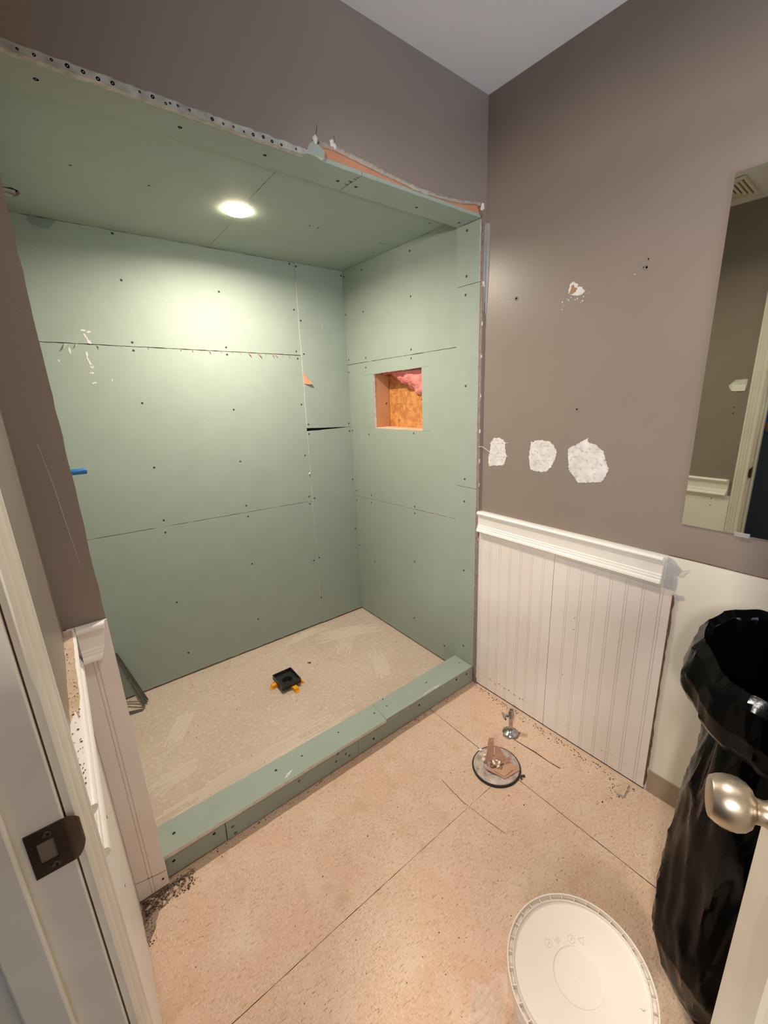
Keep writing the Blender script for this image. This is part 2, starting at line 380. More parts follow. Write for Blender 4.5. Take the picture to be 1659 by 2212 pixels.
# corner bead with mud along the left part of the header
bp = [(-1.402, 2.0675)]
x = -1.39
while x < -0.75:
    bp.append((x, 2.0670 + RNG.uniform(-0.0016, 0.0018))); x += 0.012
bp += [(-0.742, 2.067), (-0.744, 2.060)]
x = -0.752
while x > -1.395:
    bp.append((x, 2.0525 + RNG.uniform(-0.0018, 0.0012))); x -= 0.012
bp.append((-1.402, 2.0525))
cb = finish('corner_bead', slab(bp, front(-0.0158), 0.0158), [BEADMUD, BEADMUD], wall_front)
for bx in [-1.332, -1.308, -1.282, -1.258, -1.233, -1.209, -1.184, -1.135, -1.111, -1.086, -1.077, -1.061, -1.037, -0.988, -0.963, -0.939, -0.914, -0.891, -0.865, -0.842, -0.817, -0.776]:
    screw(cb, (bx, -0.0158, 2.059 + RNG.uniform(-0.003, 0.002)), (0, -1, 0), RNG.uniform(0.5, 0.85), 'nail_hole')
# lumps of broken plaster on the torn edge
for (px, pz, s) in ((-0.716, 2.098, 0.010), (-0.664, 2.105, 0.009), (-0.655, 2.099, 0.007), (-0.022, 2.090, 0.012), (-0.028, 2.084, 0.008), (-0.008, 1.832, 0.008), (-0.004, 1.825, 0.006)):
    bm = bmesh.new(); bmesh.ops.create_icosphere(bm, subdivisions=2, radius=s)
    for v in bm.verts:
        v.co *= 1 + 0.45*noise.noise(v.co*140 + Vector((px*50, pz*31, 0))); v.co.x *= 0.75; v.co.y *= 0.5
    finish('plaster_lump', bm, PLASTER, wall_front, loc=(px, -0.0155, pz))
rag = []
for i, (px, pz) in enumerate(lower[3:-2]): rag.append((px, pz + 0.0008 + RNG.uniform(0, 0.0030)))
top = [(px, pz) for px, pz in rag]; bot = [(px, pz - 0.0022) for px, pz in lower[3:-2]]
finish('torn_edge', slab(jag(top + bot[::-1], 0.012, 0.0012), front(-0.0149), 0.0135), [TORNW, GYP], wall_front)
# cracks running up from the torn edge
def thinline(name, pts, fn, w, m, parent, h=0.0006):
    L = [(p[0], p[1]) for p in pts]; a = []; b = []
    for i, p in enumerate(L):
        q0 = L[max(i-1, 0)]; q1 = L[min(i+1, len(L)-1)]
        d = math.hypot(q1[0]-q0[0], q1[1]-q0[1]) or 1; nx, ny = -(q1[1]-q0[1])/d, (q1[0]-q0[0])/d
        ww = w*(0.6 + 0.4*((i*7) % 3)/2)/2
        a.append((p[0]+nx*ww, p[1]+ny*ww)); b.append((p[0]-nx*ww, p[1]-ny*ww))
    return finish(name, slab(a + b[::-1], fn, 0.0012 + h) if not callable(h) else None, [m, m], parent)
thinline('crack', [(-0.708, 2.098), (-0.711, 2.112), (-0.708, 2.124), (-0.707, 2.134)], front(-0.0149), 0.0022, GLUE, wall_front)
thinline('crack', [(-0.655, 2.104), (-0.652, 2.116), (-0.655, 2.124)], front(-0.0149), 0.0014, GLUE, wall_front)
thinline('crack', [(-1.445, 1.34), (-1.436, 1.25), (-1.431, 1.16), (-1.424, 1.05)], front(-0.0147), 0.0012, TORN, wall_front)
# torn tape hanging in the corner of the right strip
finish('joint_tape', slab([(-0.006, 2.038), (0.001, 2.045), (-0.0015, 2.03), (-0.0015, 1.9), (-0.0015, 1.80), (-0.003, 1.735), (-0.0055, 1.733), (-0.0075, 1.78), (-0.010, 1.83), (-0.0105, 1.95)], front(-0.0165), 0.002), [TAPE, TAPE], wall_front)
# framing seen between the torn edge and the green header strip
finish('header_beam', boxes(((-0.735, 0.0015, 2.0715), (-0.004, 0.060, 2.30))), KRAFT, wall_front)
finish('trimmer_stud', boxes(((-0.0015, 0.0, 0.0), (0.0, 0.10, 2.074))), KRAFT, wall_front)
finish('wall_cavity', boxes(((-1.60, 0.0, 2.10), (0.10, 0.1, 2.438)), ((-1.4844, 0.0, 0.0), (-1.404, 0.115, 2.10))), WOOD, wall_front)

# ---- shower back wall: five boards over framing
wsb = struct('wall_back', boxes(((-1.44, 1.056, 0.0), (0.13, 1.09, 2.13))), DARK, 'green drywall clad back wall of the shower', 'wall')
SEAMX = lambda z: -0.3065 + 0.0100*z
def bpanel(poly, d=0.0, amp=0.0010):
    return finish('drywall_panel', slab(jag(poly, 0.022, amp), lambda x, z, dd: back(x, z, dd + d), 0.0127), [GREEN, GYP], wsb)
bA = bpanel([(-1.41, 1.6565), (SEAMX(1.64)-.0006, 1.6415), (SEAMX(2.094)-.0006, 2.094), (-1.41, 2.094)])
bB = bpanel([(-1.41, 0.8375), (SEAMX(.82)-.0006, 0.8195), (SEAMX(1.64)-.0006, 1.6385), (-1.41, 1.6535)])
bC = bpanel([(-1.41, 0.010), (SEAMX(0)-.0006, 0.010), (SEAMX(.82)-.0006, 0.8170), (-1.41, 0.8350)], amp=0.0016)
bD = bpanel([(SEAMX(1.25)+.0006, 1.2475), (-0.0005, 1.2360), (-0.0005, 2.094), (SEAMX(2.094)+.0006, 2.094)], d=0.0055, amp=0.0007)
bE = bpanel([(SEAMX(0)+.0006, 0.010), (-0.0005, 0.010), (-0.0005, 1.2352), (SEAMX(1.22)+.0006, 1.2285)], d=0.0045, amp=0.0008)
def bpick(x, z):
    if x > SEAMX(z): return (bD, .0055) if z > 1.24 else (bE, .0045)
    s1 = 1.655 - .0137*(x+1.41); s2 = .8365 - .016*(x+1.41)
    return (bA, 0) if z > s1 else ((bB, 0) if z > s2 else (bC, 0))
for x, z in [(-1.075, 1.911), (-0.684, 1.912), (-1.076, 2.083), (-1.077, 1.667), (-0.684, 1.664), (-1.078, 1.634), (-0.684, 1.631), (-0.312, 2.085), (-0.278, 2.078), (-0.308, 1.868), (-0.277, 1.816), (-0.009, 2.070), (-0.316, 1.660), (-0.312, 1.622), (-0.275, 1.647), (-0.314, 1.379), (-0.284, 1.268), (-0.016, 1.256), (-0.285, 1.214), (-0.014, 1.211), (-0.319, 1.093), (-0.012, 0.909), (-0.317, 0.848), (-0.285, 0.834), (-0.316, 0.804), (-0.014, 0.582), (-0.289, 0.454), (-0.324, 0.442), (-1.082, 1.412), (-0.687, 1.367), (-1.082, 1.12), (-0.688, 1.102), (-1.083, 0.863), (-0.687, 0.862), (-1.086, 0.802), (-0.685, 0.800), (-0.696, 0.526), (-1.093, 0.429), (-0.703, 0.184), (-1.083, 0.131), (-0.297, 0.185)]:
    p, d = bpick(x, z); screw(p, back(x, z, d), (0, -1, 0))
# torn paper along the seam and the two bigger flaps
for i, (x, s) in enumerate([(-1.306, .024), (-1.272, .014), (-1.204, .014), (-1.12, .005), (-1.02, .006), (-0.95, .005), (-0.89, .007), (-0.84, .008), (-0.80, .006), (-0.765, .012), (-0.71, .006), (-0.66, .006), (-0.62, .006), (-0.575, .018), (-0.524, .020), (-0.49, .007), (-0.453, .013), (-0.436, .014), (-0.40, .006), (-0.364, .010)]):
    z0 = 1.6535 - .0137*(x+1.41); lean = -0.6 if x < -1.25 else 0.55
    bm = bmesh.new()
    tri = [back(x - s*.35, z0, .0005), back(x + s*.35, z0, .0005), back(x + s*lean, z0 - s*.9, .004 + s*.35), back(x + s*lean*.9, z0 - s*.9, .003 + s*.35), back(x, z0, -.001)]
    v = [bm.verts.new(p) for p in tri]
    for f in ((0, 1, 2), (0, 2, 3), (1, 4, 3), (1, 3, 2), (0, 3, 4), (0, 4, 1)): bm.faces.new([v[k] for k in f])
    finish('torn_paper_flap', bm, KRAFT if x > -0.9 else GREEN, bB)
def flap(parent, pts, m):
    bm = bmesh.new(); v = [bm.verts.new(back(*p)) for p in pts]; w = [bm.verts.new(back(p[0], p[1], p[2]+.0008)) for p in pts]
    n = len(v); bm.faces.new(v); bm.faces.new(w[::-1])
    for i in range(n): bm.faces.new((v[i], v[(i+1) % n], w[(i+1) % n], w[i]))
    return finish('torn_paper_flap', bm, m, parent)
flap(bD, [(-0.289, 1.556, .004), (-0.268, 1.522, .010), (-0.244, 1.489, .022), (-0.262, 1.487, .018), (-0.2885, 1.491, .006)], KRAFT)
flap(bA, [(-1.335, 2.092, .002), (-1.252, 2.092, .002), (-1.272, 2.070, .016), (-1.283, 2.052, .026), (-1.312, 2.062, .020), (-1.332, 2.068, .010)], GREEN)
# dried compound smears on the left of the back wall
for (x, z, w, h, a) in [(-1.242, 1.705, .012, .004, 0), (-1.237, 1.680, .004, .018, .4), (-1.230, 1.662, .007, .010, .6), (-1.246, 1.613, .004, .012, 0), (-1.243, 1.582, .004, .022, .3), (-1.238, 1.565, .007, .010, .5), (-1.243, 1.539, .010, .005, .2), (-1.241, 1.499, .010, .004, .2), (-1.177, 1.510, .003, .006, 0), (-1.342, 1.585, .003, .005, 0), (-1.300, 1.625, .005, .013, .1), (-1.225, 1.700, .009, .004, .3), (-0.150, 1.80, .003, .009, .1)]:
    o = [(x + (w*math.cos(t)*math.cos(a) - h*math.sin(t)*math.sin(a))*RNG.uniform(.7, 1.1), z + (w*math.cos(t)*math.sin(a) + h*math.sin(t)*math.cos(a))*RNG.uniform(.7, 1.1)) for t in [k*PI/5 for k in range(10)]]
    finish('compound_smear', slab(o, lambda u, v, d: back(u, v, d + (.0062 if x > -.28 else .0007)), 0.0007), [SPACKLE, SPACKLE], bpick(x, z)[0])
finish('compound_blob', lathe([(0.002, -.001), (0.007, .003), (0.004, .007), (0, .008)], 8, axis=(0, -1, 0), org=back(-0.303, 0.985, 0.001)), PLASTER, bB)

# ---- shower right wall
wsr = struct('wall_right_shower', boxes(((0.112, -0.02, 0.0), (0.126, 1.056, 2.13))), OSB, 'green drywall clad right wall of the shower with niche opening', 'wall')
def rpanel(poly, holes=(), x0=0.0, t=0.0127, amp=0.0010):
    return finish('drywall_panel', slab(jag(poly, 0.022, amp), side(x0), t, [jag(h, 0.012, 0.0012) for h in holes]), [GREEN, GYP], wsr)
rA = rpanel([(0.0, 1.6165), (1.030, 1.5965), (1.030, 2.094), (0.0, 2.094)])
NICHE = [(0.368, 1.244), (0.773, 1.239), (0.771, 1.532), (0.367, 1.543)]
rB = rpanel([(0.0, 0.840), (1.030, 0.8035), (1.030, 1.5940), (0.0, 1.6140)], [NICHE])
rC = rpanel([(0.0, 0.010), (1.030, 0.010), (1.030, 0.8005), (0.0, 0.8370)], amp=0.0014)
for y, z in [(1.009, 1.622), (0.833, 1.62), (0.442, 1.63), (0.443, 1.59), (0.838, 1.57), (1.015, 1.553), (1.012, 1.213), (0.838, 1.199), (0.435, 1.227), (1.010, 0.835), (0.843, 0.833), (0.847, 0.786), (0.439, 0.838), (0.441, 0.801), (1.012, 0.772), (0.84, 0.403), (0.45, 0.517), (1.008, 0.469), (0.436, 2.055), (0.832, 2.060), (0.437, 1.865), (1.009, 2.063), (0.836, 1.857), (1.012, 1.867), (0.465, 0.161), (0.216, 0.098)]:
    p = rA if z > 1.6145 - .0195*y else (rB if z > .838 - .0355*y else rC)
    screw(p, (0, y, z), (-1, 0, 0))
S = side(-0.0)
for pts in ([(0.30, 1.243), (0.366, 1.2435)], [(0.775, 1.2395), (0.86, 1.239)], [(0.30, 1.548), (0.366, 1.5445)], [(0.773, 1.5325), (0.86, 1.528)]):
    thinline('pencil_line', pts, side(-0.0001), 0.0014, PENCIL, rB)
# return strip at the front, a board thicker
def strip(z0, z1, y1):
    return finish('return_strip', slab(jag([(0.0005, z0), (y1, z0), (y1 + .002, z1), (0.0005, z1)], 0.03, 0.0008), side(-0.015), 0.0146), [GREEN, GYP], wsr)
st = [strip(0.0965, 1.0035, 0.118), strip(1.0065, 1.8400, 0.121), strip(1.8425, 2.0585, 0.124)]
for y, z in [(0.069, 2.036), (0.069, 1.874), (0.073, 1.806), (0.067, 1.449), (0.067, 1.042), (0.068, 0.937), (0.066, 0.593), (0.064, 0.179)]:
    screw(st[0] if z < 1 else (st[1] if z < 1.841 else st[2]), (-0.015, y, z), (-1, 0, 0))
for k in range(9):
    z0 = 1.82 - k*.135 + RNG.uniform(-.03, .03); h = RNG.uniform(.006, .02)
    bm = slab(jag([(-.0125, z0), (-.0085, z0), (-.0075, z0 + h), (-.0115, z0 + h)], .004, .001), front(-0.0152), .003)
    finish('compound_drip', bm, [SPACKLE, SPACKLE], wall_front)
# what shows through the niche
finish('stud', bevel(boxes(((0.0135, 0.7735, 1.0), (0.1105, 0.811, 1.9))), 0.002), WOOD, wsr)
screw(wsr.children[-1], (0.088, 0.7735, 1.372), (0, -1, 0), 1.1, 'nail')
finish('stud', bevel(boxes(((0.0135, 0.318, 1.0), (0.1105, 0.3565, 1.9))), 0.002), WOOD, wsr)
finish('sill_block', bevel(boxes(((0.0135, 0.3575, 1.205), (0.1105, 0.7725, 1.2425))), 0.002), mat('planed_pine', (236, 196, 168), 0.6, var=(8, .6, 5), col2=(224, 178, 148)), wsr)
bm = bmesh.new(); NU, NV = 40, 26; g = []
for i in range(NU+1):
    row = []
    for j in range(NV+1):
        y = 0.362 + 0.400*i/NU; t = j/NV
        zb = 1.365 + 0.165*min(1, max(0, (y - 0.36)/0.34))**0.9 + 0.012*noise.noise(Vector((y*30, 0, 3)))
        a = PI*t*1.0
        q = Vector((0.066 - 0.040*math.sin(a)*(1 if t < .5 else 1), y, zb + 0.20*(1 - math.sin(a*.5)) if t < .5 else zb))
        ang = t*PI*1.15
        q = Vector((0.070 - 0.042*math.sin(ang), y, zb + 0.085*(1 + math.cos(ang))))
        n3 = Vector((q.x*28, q.y*26, q.z*26)); k = noise.noise(n3)*0.016 + noise.noise(n3*2.7)*0.008
        q += Vector((-0.6, 0, -0.5))*k
        q.x = min(max(q.x, 0.016), 0.108)
        row.append(bm.verts.new(q))
    g.append(row)
for i in range(NU):
    for j in range(NV): bm.faces.new((g[i][j], g[i+1][j], g[i+1][j+1], g[i][j+1]))
finish('insulation_batt', bm, PINK, wsr, smooth=True)

# ---- shower left wall (mostly hidden behind the pier)
wsl = struct('wall_left_shower', boxes(((-1.4225, 0.117, 0.0), (-1.4015, 1.040, 2.094))), GREEN, 'green drywall clad left wall of the shower', 'wall')

# ---- shower ceiling
wsc = struct('ceiling.001', boxes(((-1.44, 0.102, 2.16), (0.13, 1.09, 2.19)), ((-1.44, 0.06, 2.112), (0.13, 0.125, 2.16))), DARK, 'green drywall clad shower ceiling around the lit downlight', 'ceiling')
slot = [(-1.393, 0.81), (-1.370, 0.80), (-1.352, 0.815), (-1.349, 0.84), (-1.356, 0.868), (-1.37, 0.883), (-1.395, 0.872)]
cL = finish('drywall_panel', slab(jag([(-1.402, 0.100), (-0.7365, 0.100), (-0.7345, 0.404), (-0.7135, 0.748), (-0.7085, 1.040), (-1.402, 1.040)], 0.025, 0.0007), under(2.095), 0.0127, [slot]), [GREEN, GYP], wsc)
cR = finish('drywall_panel', slab(jag([(-0.7335, 0.100), (0.010, 0.100), (0.010, 1.034), (-0.7055, 1.038), (-0.7105, 0.748), (-0.7315, 0.404)], 0.025, 0.0007), under(2.095), 0.0127), [GREEN, GYP], wsc)
finish('slot_pipe', tube([(-1.40, 0.838, 2.102), (-1.362, 0.845, 2.102)], 0.011, 10), GALV, wsc)
for x, y in [(-1.228, 0.524), (-1.025, 0.531), (-0.45, 0.535), (-0.412, 0.535), (-0.094, 0.535), (-0.076, 0.538), (-0.068, 0.227), (-0.042, 0.664)]:
    screw(cL if x < -0.73 else cR, (x, y, 2.095), (0, 0, -1), 0.8)
# lowered header strips
def hstrip(poly): return finish('header_strip', slab(jag(poly, 0.03, 0.0009), under(2.060), 0.0110), [GREEN, GREEN], wsc)
hL = hstrip([(-1.402, -0.0005), (-0.7445, -0.0005), (-0.7400, -0.0130), (-0.722, -0.0130), (-0.690, -0.0005), (-0.5555, 0.0), (-0.5610, 0.122), (-1.402, 0.122)])
hR = hstrip([(-0.5535, 0.0), (-0.0145, 0.0), (-0.0145, 0.122), (-0.5590, 0.122)])
finish('ragged_corner', slab(jag([(-0.745, 2.061), (-0.690, 2.061), (-0.688, 2.079), (-0.702, 2.088), (-0.722, 2.094), (-0.735, 2.082)], .01, .001), front(-0.0150), .013), [GREEN, PLASTER], wsc)
finish('header_filler', boxes(((-1.402, 0.004, 2.0715), (-0.004, 0.1195, 2.094))), DARK, wsc)
for x, y in [(-1.306, 0.066), (-1.039, 0.066), (-0.829, 0.064), (-0.596, 0.071), (-0.53, 0.071), (-0.274, 0.073), (-0.047, 0.081)]:
    screw(hL if x < -0.555 else hR, (x, y, 2.060), (0, 0, -1), 1.05)
for (x, y, s) in ((-0.5575, 0.052, .010), (-0.5568, 0.03, .007), (-0.5595, 0.075, .008), (-0.5563, 0.018, .006)):
    bm = slab([(x - s*1.4, y - s*.2), (x, y - s*.5), (x + s*.2, y + s*.3), (x - s*.5, y + s*.35)], under(2.0594), .0012)
    finish('torn_paper_flap', bm, [GLUE, GLUE], hL)

# ---- right wall of the room
wr = struct('wall_right', slab([(-2.70, 0.909), (0.02, 0.909), (0.02, 2.44), (-2.70, 2.44)], rwall, 0.10), [BROWN, BROWN], 'taupe painted right wall with filler patches', 'wall')
finish('lower_drywall', slab(jag([(-2.70, 0.0), (0.02, 0.0), (0.02, 0.9085), (-2.70, 0.9085)], 0.03, 0.0006), lambda y, z, d: rwall(y, z, d - 0.0006), 0.09), [CREAM, CREAM], wr)
thinline('paint_line', [(-0.785, 0.9105), (-0.85, .9115), (-0.919, 0.911), (-0.97, .9095), (-1.031, 0.910), (-1.3, .910), (-2.0, .91)], lambda y, z, d: rwall(y, z, d + .0008), 0.0035, GLUE, wr)
P1 = [(-0.065, 1.217), (-0.08, 1.235), (-0.11, 1.239), (-0.131, 1.229), (-0.141, 1.22), (-0.139, 1.198), (-0.149, 1.165), (-0.144, 1.143), (-0.133, 1.125), (-0.093, 1.121), (-0.059, 1.114), (-0.055, 1.151), (-0.063, 1.177)]
P2 = [(-0.262, 1.233), (-0.27, 1.23), (-0.277, 1.238), (-0.305, 1.24), (-0.34, 1.238), (-0.361, 1.224), (-0.374, 1.199), (-0.367, 1.168), (-0.352, 1.14), (-0.334, 1.122), (-0.298, 1.119), (-0.266, 1.123), (-0.259, 1.148), (-0.255, 1.171)]
P3 = [(-0.417, 1.216), (-0.468, 1.247), (-0.49, 1.26), (-0.487, 1.246), (-0.515, 1.24), (-0.546, 1.218), (-0.557, 1.187), (-0.569, 1.161), (-0.562, 1.135), (-0.548, 1.111), (-0.511, 1.106), (-0.468, 1.098), (-0.443, 1.124), (-0.426, 1.14), (-0.419, 1.186)]
for P, lab in ((P1, 'small white filler patch beside the shower corner'), (P2, 'middle white filler patch'), (P3, 'largest white filler patch')):
    o = finish('filler_patch', slab(jag(P, 0.004, 0.0022), lambda y, z, d: rwall(y, z, d + .0012), 0.0016), [SPACKLE, SPACKLE], wr); o['label'] = lab
    cy = sum(p[0] for p in P)/len(P); cz = sum(p[1] for p in P)/len(P)
    for k, f in enumerate((-.25, .35)):
        zz = cz + f*.09; thinline('trowel_ridge', [(cy + .045*(1 if k else .7), zz), (cy, zz + .003), (cy - .05, zz + .008)], lambda y, z, d: rwall(y, z, d + .0019), 0.002, SPACKLE, o)
CH = [(-0.381, 1.763), (-0.393, 1.768), (-0.409, 1.756), (-0.405, 1.748), (-0.424, 1.747), (-0.435, 1.731), (-0.426, 1.724), (-0.41, 1.723), (-0.393, 1.727), (-0.375, 1.736), (-0.378, 1.75)]
chp = finish('chipped_patch', slab(jag(CH, 0.004, 0.002), lambda y, z, d: rwall(y, z, d + .0008), 0.0012), [SPACKLE, SPACKLE], wr)
finish('exposed_paper', slab([(-0.386, 1.757), (-0.394, 1.759), (-0.397, 1.75), (-0.408, 1.746), (-0.402, 1.735), (-0.388, 1.73), (-0.38, 1.733), (-0.385, 1.747)], lambda y, z, d: rwall(y, z, d + .0013), 0.001), [CHIPBROWN, CHIPBROWN], chp)
for y, z in [(-0.374, 1.718), (-0.363, 1.701), (-0.356, 1.712), (-0.387, 1.721), (-0.41, 1.714), (-0.422, 1.7), (-0.431, 1.716), (-0.448, 1.725), (-0.379, 1.714), (-0.402, 1.712), (-0.428, 1.704), (-0.357, 1.688), (-0.588, 1.75)]:
    s = RNG.uniform(.0016, .0034)
    finish('paint_chip', slab([(y + s*math.cos(t)*RNG.uniform(.6, 1.1), z + s*math.sin(t)*RNG.uniform(.6, 1.1)) for t in [k*PI/3 for k in range(6)]], lambda u, v, d: rwall(u, v, d + .0006), 0.001), [SPACKLE, SPACKLE], wr)
for y, z, s in [(-0.167, 1.754, 1.2), (-0.62, 1.762, 1.1), (-0.439, 1.356, 0.9), (-0.622, 1.783, .7), (-0.612, 1.764, .7)]:
    o = finish('anchor_hole', lathe([(0.0075*s, -.001), (0.0062*s, .0022), (0.0036*s, .0016), (0.0030*s, .0004), (0, .0002)], 10, axis=(-1, 0, 0), org=rwall(y, z, 0)), BROWN, wr)
    finish('plug', lathe([(0.0032*s, 0), (0.0030*s, .0012), (0, .0012)], 8, axis=(-1, 0, 0), org=rwall(y, z, 0.0002)), BLACKSCREW, o)
# bare patch, torn paper and notch beside the end of the chair rail
finish('torn_paper', slab(jag([(-0.784, 0.905), (-0.802, 0.897), (-0.828, 0.871), (-0.817, 0.846), (-0.820, 0.815), (-0.817, 0.799), (-0.782, 0.797)], .008, .0012), lambda y, z, d: rwall(y, z, d + .0008), 0.0012), [TORN, TORN], wr)
finish('torn_paper', slab(jag([(-0.822, 0.786), (-0.842, 0.789), (-0.847, 0.777), (-0.824, 0.768)], .006, .001), lambda y, z, d: rwall(y, z, d + .0010), 0.0012), [TORN, SPACKLE], wr)
finish('wall_gouge', slab(jag([(-0.82, 0.850), (-0.824, 0.864), (-0.847, 0.877), (-0.838, 0.862), (-0.832, 0.850)], .005, .001), lambda y, z, d: rwall(y, z, d + .0012), 0.0016), [GYP, GLUE], wr)
finish('string_end', tube([(-0.012, -0.008, 1.193), (-0.014, -0.028, 1.197), (-0.012, -0.044, 1.190), (-0.007, -0.057, 1.180), (-0.003, -0.079, 1.168)], 0.0013, 6), SPACKLE, wr)
finish('joint_tape', slab(jag([(-0.0160, 2.030), (-0.022, 2.040), (-0.034, 2.034), (-0.036, 1.97), (-0.033, 1.88), (-0.030, 1.80), (-0.025, 1.72), (-0.021, 1.722), (-0.0165, 1.80)], .02, .0012), lambda y, z, d: rwall(y, z, d + .0022), .0018), [TAPE, TAPE], wr)
finish('base_shade_strip', slab([(-0.815, 0.0), (-0.016, 0.0), (-0.016, 0.0062), (-0.815, 0.0062)], lambda y, z, d: rwall(y, z, d + .0035), 0.003), [DARK, DARK], wr)  # black strip painting the shade under the beadboard foot
bb = slab([(-2.65, 0.0), (-0.8235, 0.0), (-0.8235, 0.092), (-2.65, 0.092)], lambda y, z, d: rwall(y, z, d + .003), 0.004)
struct('baseboard_right', bb, [VINYL, VINYL], 'taupe vinyl base along the bare white lower wall', 'baseboard')

# ---- left wall with the doorway the camera looks through
wl = struct('wall_left', boxes(((-1.5990, -0.686, 0.0), (-1.4844, 0.0, 2.438)), ((-1.5990, -2.70, 0.0), (-1.4844, -1.486, 2.438)), ((-1.5990, -1.486, 2.046), (-1.4844, -0.686, 2.438))), BROWN, 'taupe painted left wall holding the doorway', 'wall')
finish('filler_patch', slab(jag([(-0.535, 1.425), (-0.56, 1.45), (-0.615, 1.455), (-0.612, 1.40), (-0.57, 1.385), (-0.545, 1.40)], .006, .002), lambda y, z, d: lwall(y, z, d + .0010), .0012), [SPACKLE, SPACKLE], wl)
finish('switch_blank', bevel(boxes(((-1.4835, -0.612, 1.392), (-1.4800, -0.552, 1.424))), .001), WHITEPAINT, wl)
for y, z in ((-0.574, 1.306), (-0.576, 1.275)): screw(wl, (-1.4844, y, z), (1, 0, 0), .8, 'nail_hole')
bb2 = finish('lower_beadboard', bevel(boxes(((-1.4842, -0.630, 0.012), (-1.4785, -0.0225, 0.812))), .0008, 1), BEADW, wl)
for y, z in ((-0.543, 0.786), (-0.545, 0.745), (-0.30, 0.60), (-0.32, 0.43)): screw(bb2, (-1.4785, y, z), (1, 0, 0), .7, 'nail_hole')
back_room = struct('wall_back.001', boxes(((-1.60, -2.74, 0), (0.16, -2.66, 2.44))), BROWN, 'taupe wall behind the camera', 'wall')
# hall shell
struct('wall_hall', boxes(((-3.34, -3.2, 0), (-3.26, 0.9, 2.5)), ((-3.34, 0.86, 0), (-1.6, 0.94, 2.5)), ((-3.34, -3.24, 0), (-1.6, -3.16, 2.5)), ((-1.66, -0.60, 0.0), (-1.602, 0.9, 2.5)), ((-1.66, -3.2, 0.0), (-1.602, -1.58, 2.5))), HALLW, 'blue grey hall wall beyond the doorway', 'wall')
struct('ceiling.002', boxes(((-3.34, -3.24, 2.5), (-1.602, 0.94, 2.54))), CEILW, 'hall ceiling beyond the doorway', 'ceiling')

# ---- door frame (jambs, stop, casing) and the strike plate in it
tr = empty('trim_1', (-1.54, -0.70, 0), 'white painted door frame with moulded casing at left', 'door frame', kind='structure')
def tp(name, bm, m=OLDWHITE, smooth=False):
    o = finish(name, bm, m, tr, smooth); o.matrix_parent_inverse = Matrix.Translation((1.54, 0.70, 0)); return o
tp('jamb', bevel(boxes(((-1.6000, -0.700, 0.0), (-1.4860, -0.6865, 2.032))), 0.0015))
tp('jamb', bevel(boxes(((-1.6000, -1.4855, 0.0), (-1.4860, -1.472, 2.032))), 0.0015))
tp('head_jamb', bevel(boxes(((-1.6000, -1.4855, 2.032), (-1.4860, -0.6865, 2.045))), 0.0015))
tp('door_stop', bevel(boxes(((-1.5640, -0.7105, 0.0), (-1.5275, -0.7002, 2.030))), 0.0025))
tp('door_stop', bevel(boxes(((-1.5640, -1.4718, 0.0), (-1.5275, -1.4615, 2.030))), 0.0025))
CAS = [(0.0, 0.0), (0.0155, 0.0), (0.0175, 0.003), (0.0175, 0.009), (0.0150, 0.012), (0.0150, 0.024), (0.0135, 0.026), (0.0125, 0.030), (0.0135, 0.034), (0.0110, 0.037), (0.0105, 0.048), (0.0118, 0.051), (0.0105, 0.055), (0.0070, 0.058), (0.0, 0.058)]
def vcas(y0, sgn, h):
    bm = bmesh.new()
    a = [bm.verts.new((-1.4842 + o, y0 - sgn*w, 0.0)) for o, w in CAS]; b = [bm.verts.new((-1.4842 + o, y0 - sgn*w, h)) for o, w in CAS]
    n = len(CAS)
    for i in range(n): bm.faces.new((a[i], a[(i+1) % n], b[(i+1) % n], b[i]))
    bm.faces.new(a); bm.faces.new(b[::-1]); return bm
tp('casing', vcas(-0.634, 1, 2.108), smooth=True); tp('casing', vcas(-1.538, -1, 2.108), smooth=True)
bm = bmesh.new()
a = [bm.verts.new((-1.4842 + o, -0.692, 2.108 - w)) for o, w in CAS]; b = [bm.verts.new((-1.4842 + o, -1.48, 2.108 - w)) for o, w in CAS]
for i in range(len(CAS)): bm.faces.new((a[i], a[(i+1) % len(CAS)], b[(i+1) % len(CAS)], b[i]))
bm.faces.new(a); bm.faces.new(b[::-1]); tp('head_casing', bm, smooth=True)
# strike plate: flat plate with latch hole and a curved lip
pl = [(-1.5195, 0.926), (-1.4870, 0.926), (-1.4870, 0.985), (-1.5195, 0.985)]
hole = [(-1.5120, 0.942), (-1.5120, 0.969), (-1.4975, 0.969), (-1.4975, 0.942)]
bm = slab(pl, front(-0.7022), 0.0020, [hole])
arc = []
for k in range(9):
    t = k/8; ang = t*1.15
    arc.append((-1.4870 + 0.0125*math.sin(ang)*1.15, -0.7022 + 0.0125*(1 - math.cos(ang))*1.0, 0.0295 - 0.0135*t**2.2))
rows = []
for (x, y, hh) in arc:
    rows.append([bm.verts.new((x, y, 0.9555 - hh)), bm.verts.new((x, y, 0.9555 + hh)), bm.verts.new((x - .0012, y + .0018, 0.9555 + hh)), bm.verts.new((x - .0012, y + .0018, 0.9555 - hh))])
for p, q in zip(rows, rows[1:]):
    for i in range(4): bm.faces.new((p[i], p[(i+1) % 4], q[(i+1) % 4], q[i]))
bm.faces.new(rows[0]); bm.faces.new(rows[-1][::-1])
spl = tp('strike_plate', bm, BRONZE); spl['label'] = 'dark bronze strike plate'
for sz in (0.9345, 0.9770):
    s = finish('plate_screw', lathe([(0.0040, -.001), (0.0042, .0005), (0.0030, .0014), (0.0010, .0010), (0, .0004)], 12, axis=(0, -1, 0), org=(-1.5020, -0.7022, sz)), BRONZE, spl)
finish('latch_pocket', boxes(((-1.5125, -0.7004, 0.941), (-1.4970, -0.7001, 0.970))), mat('worn_pocket', (120, 104, 90), .6), spl)

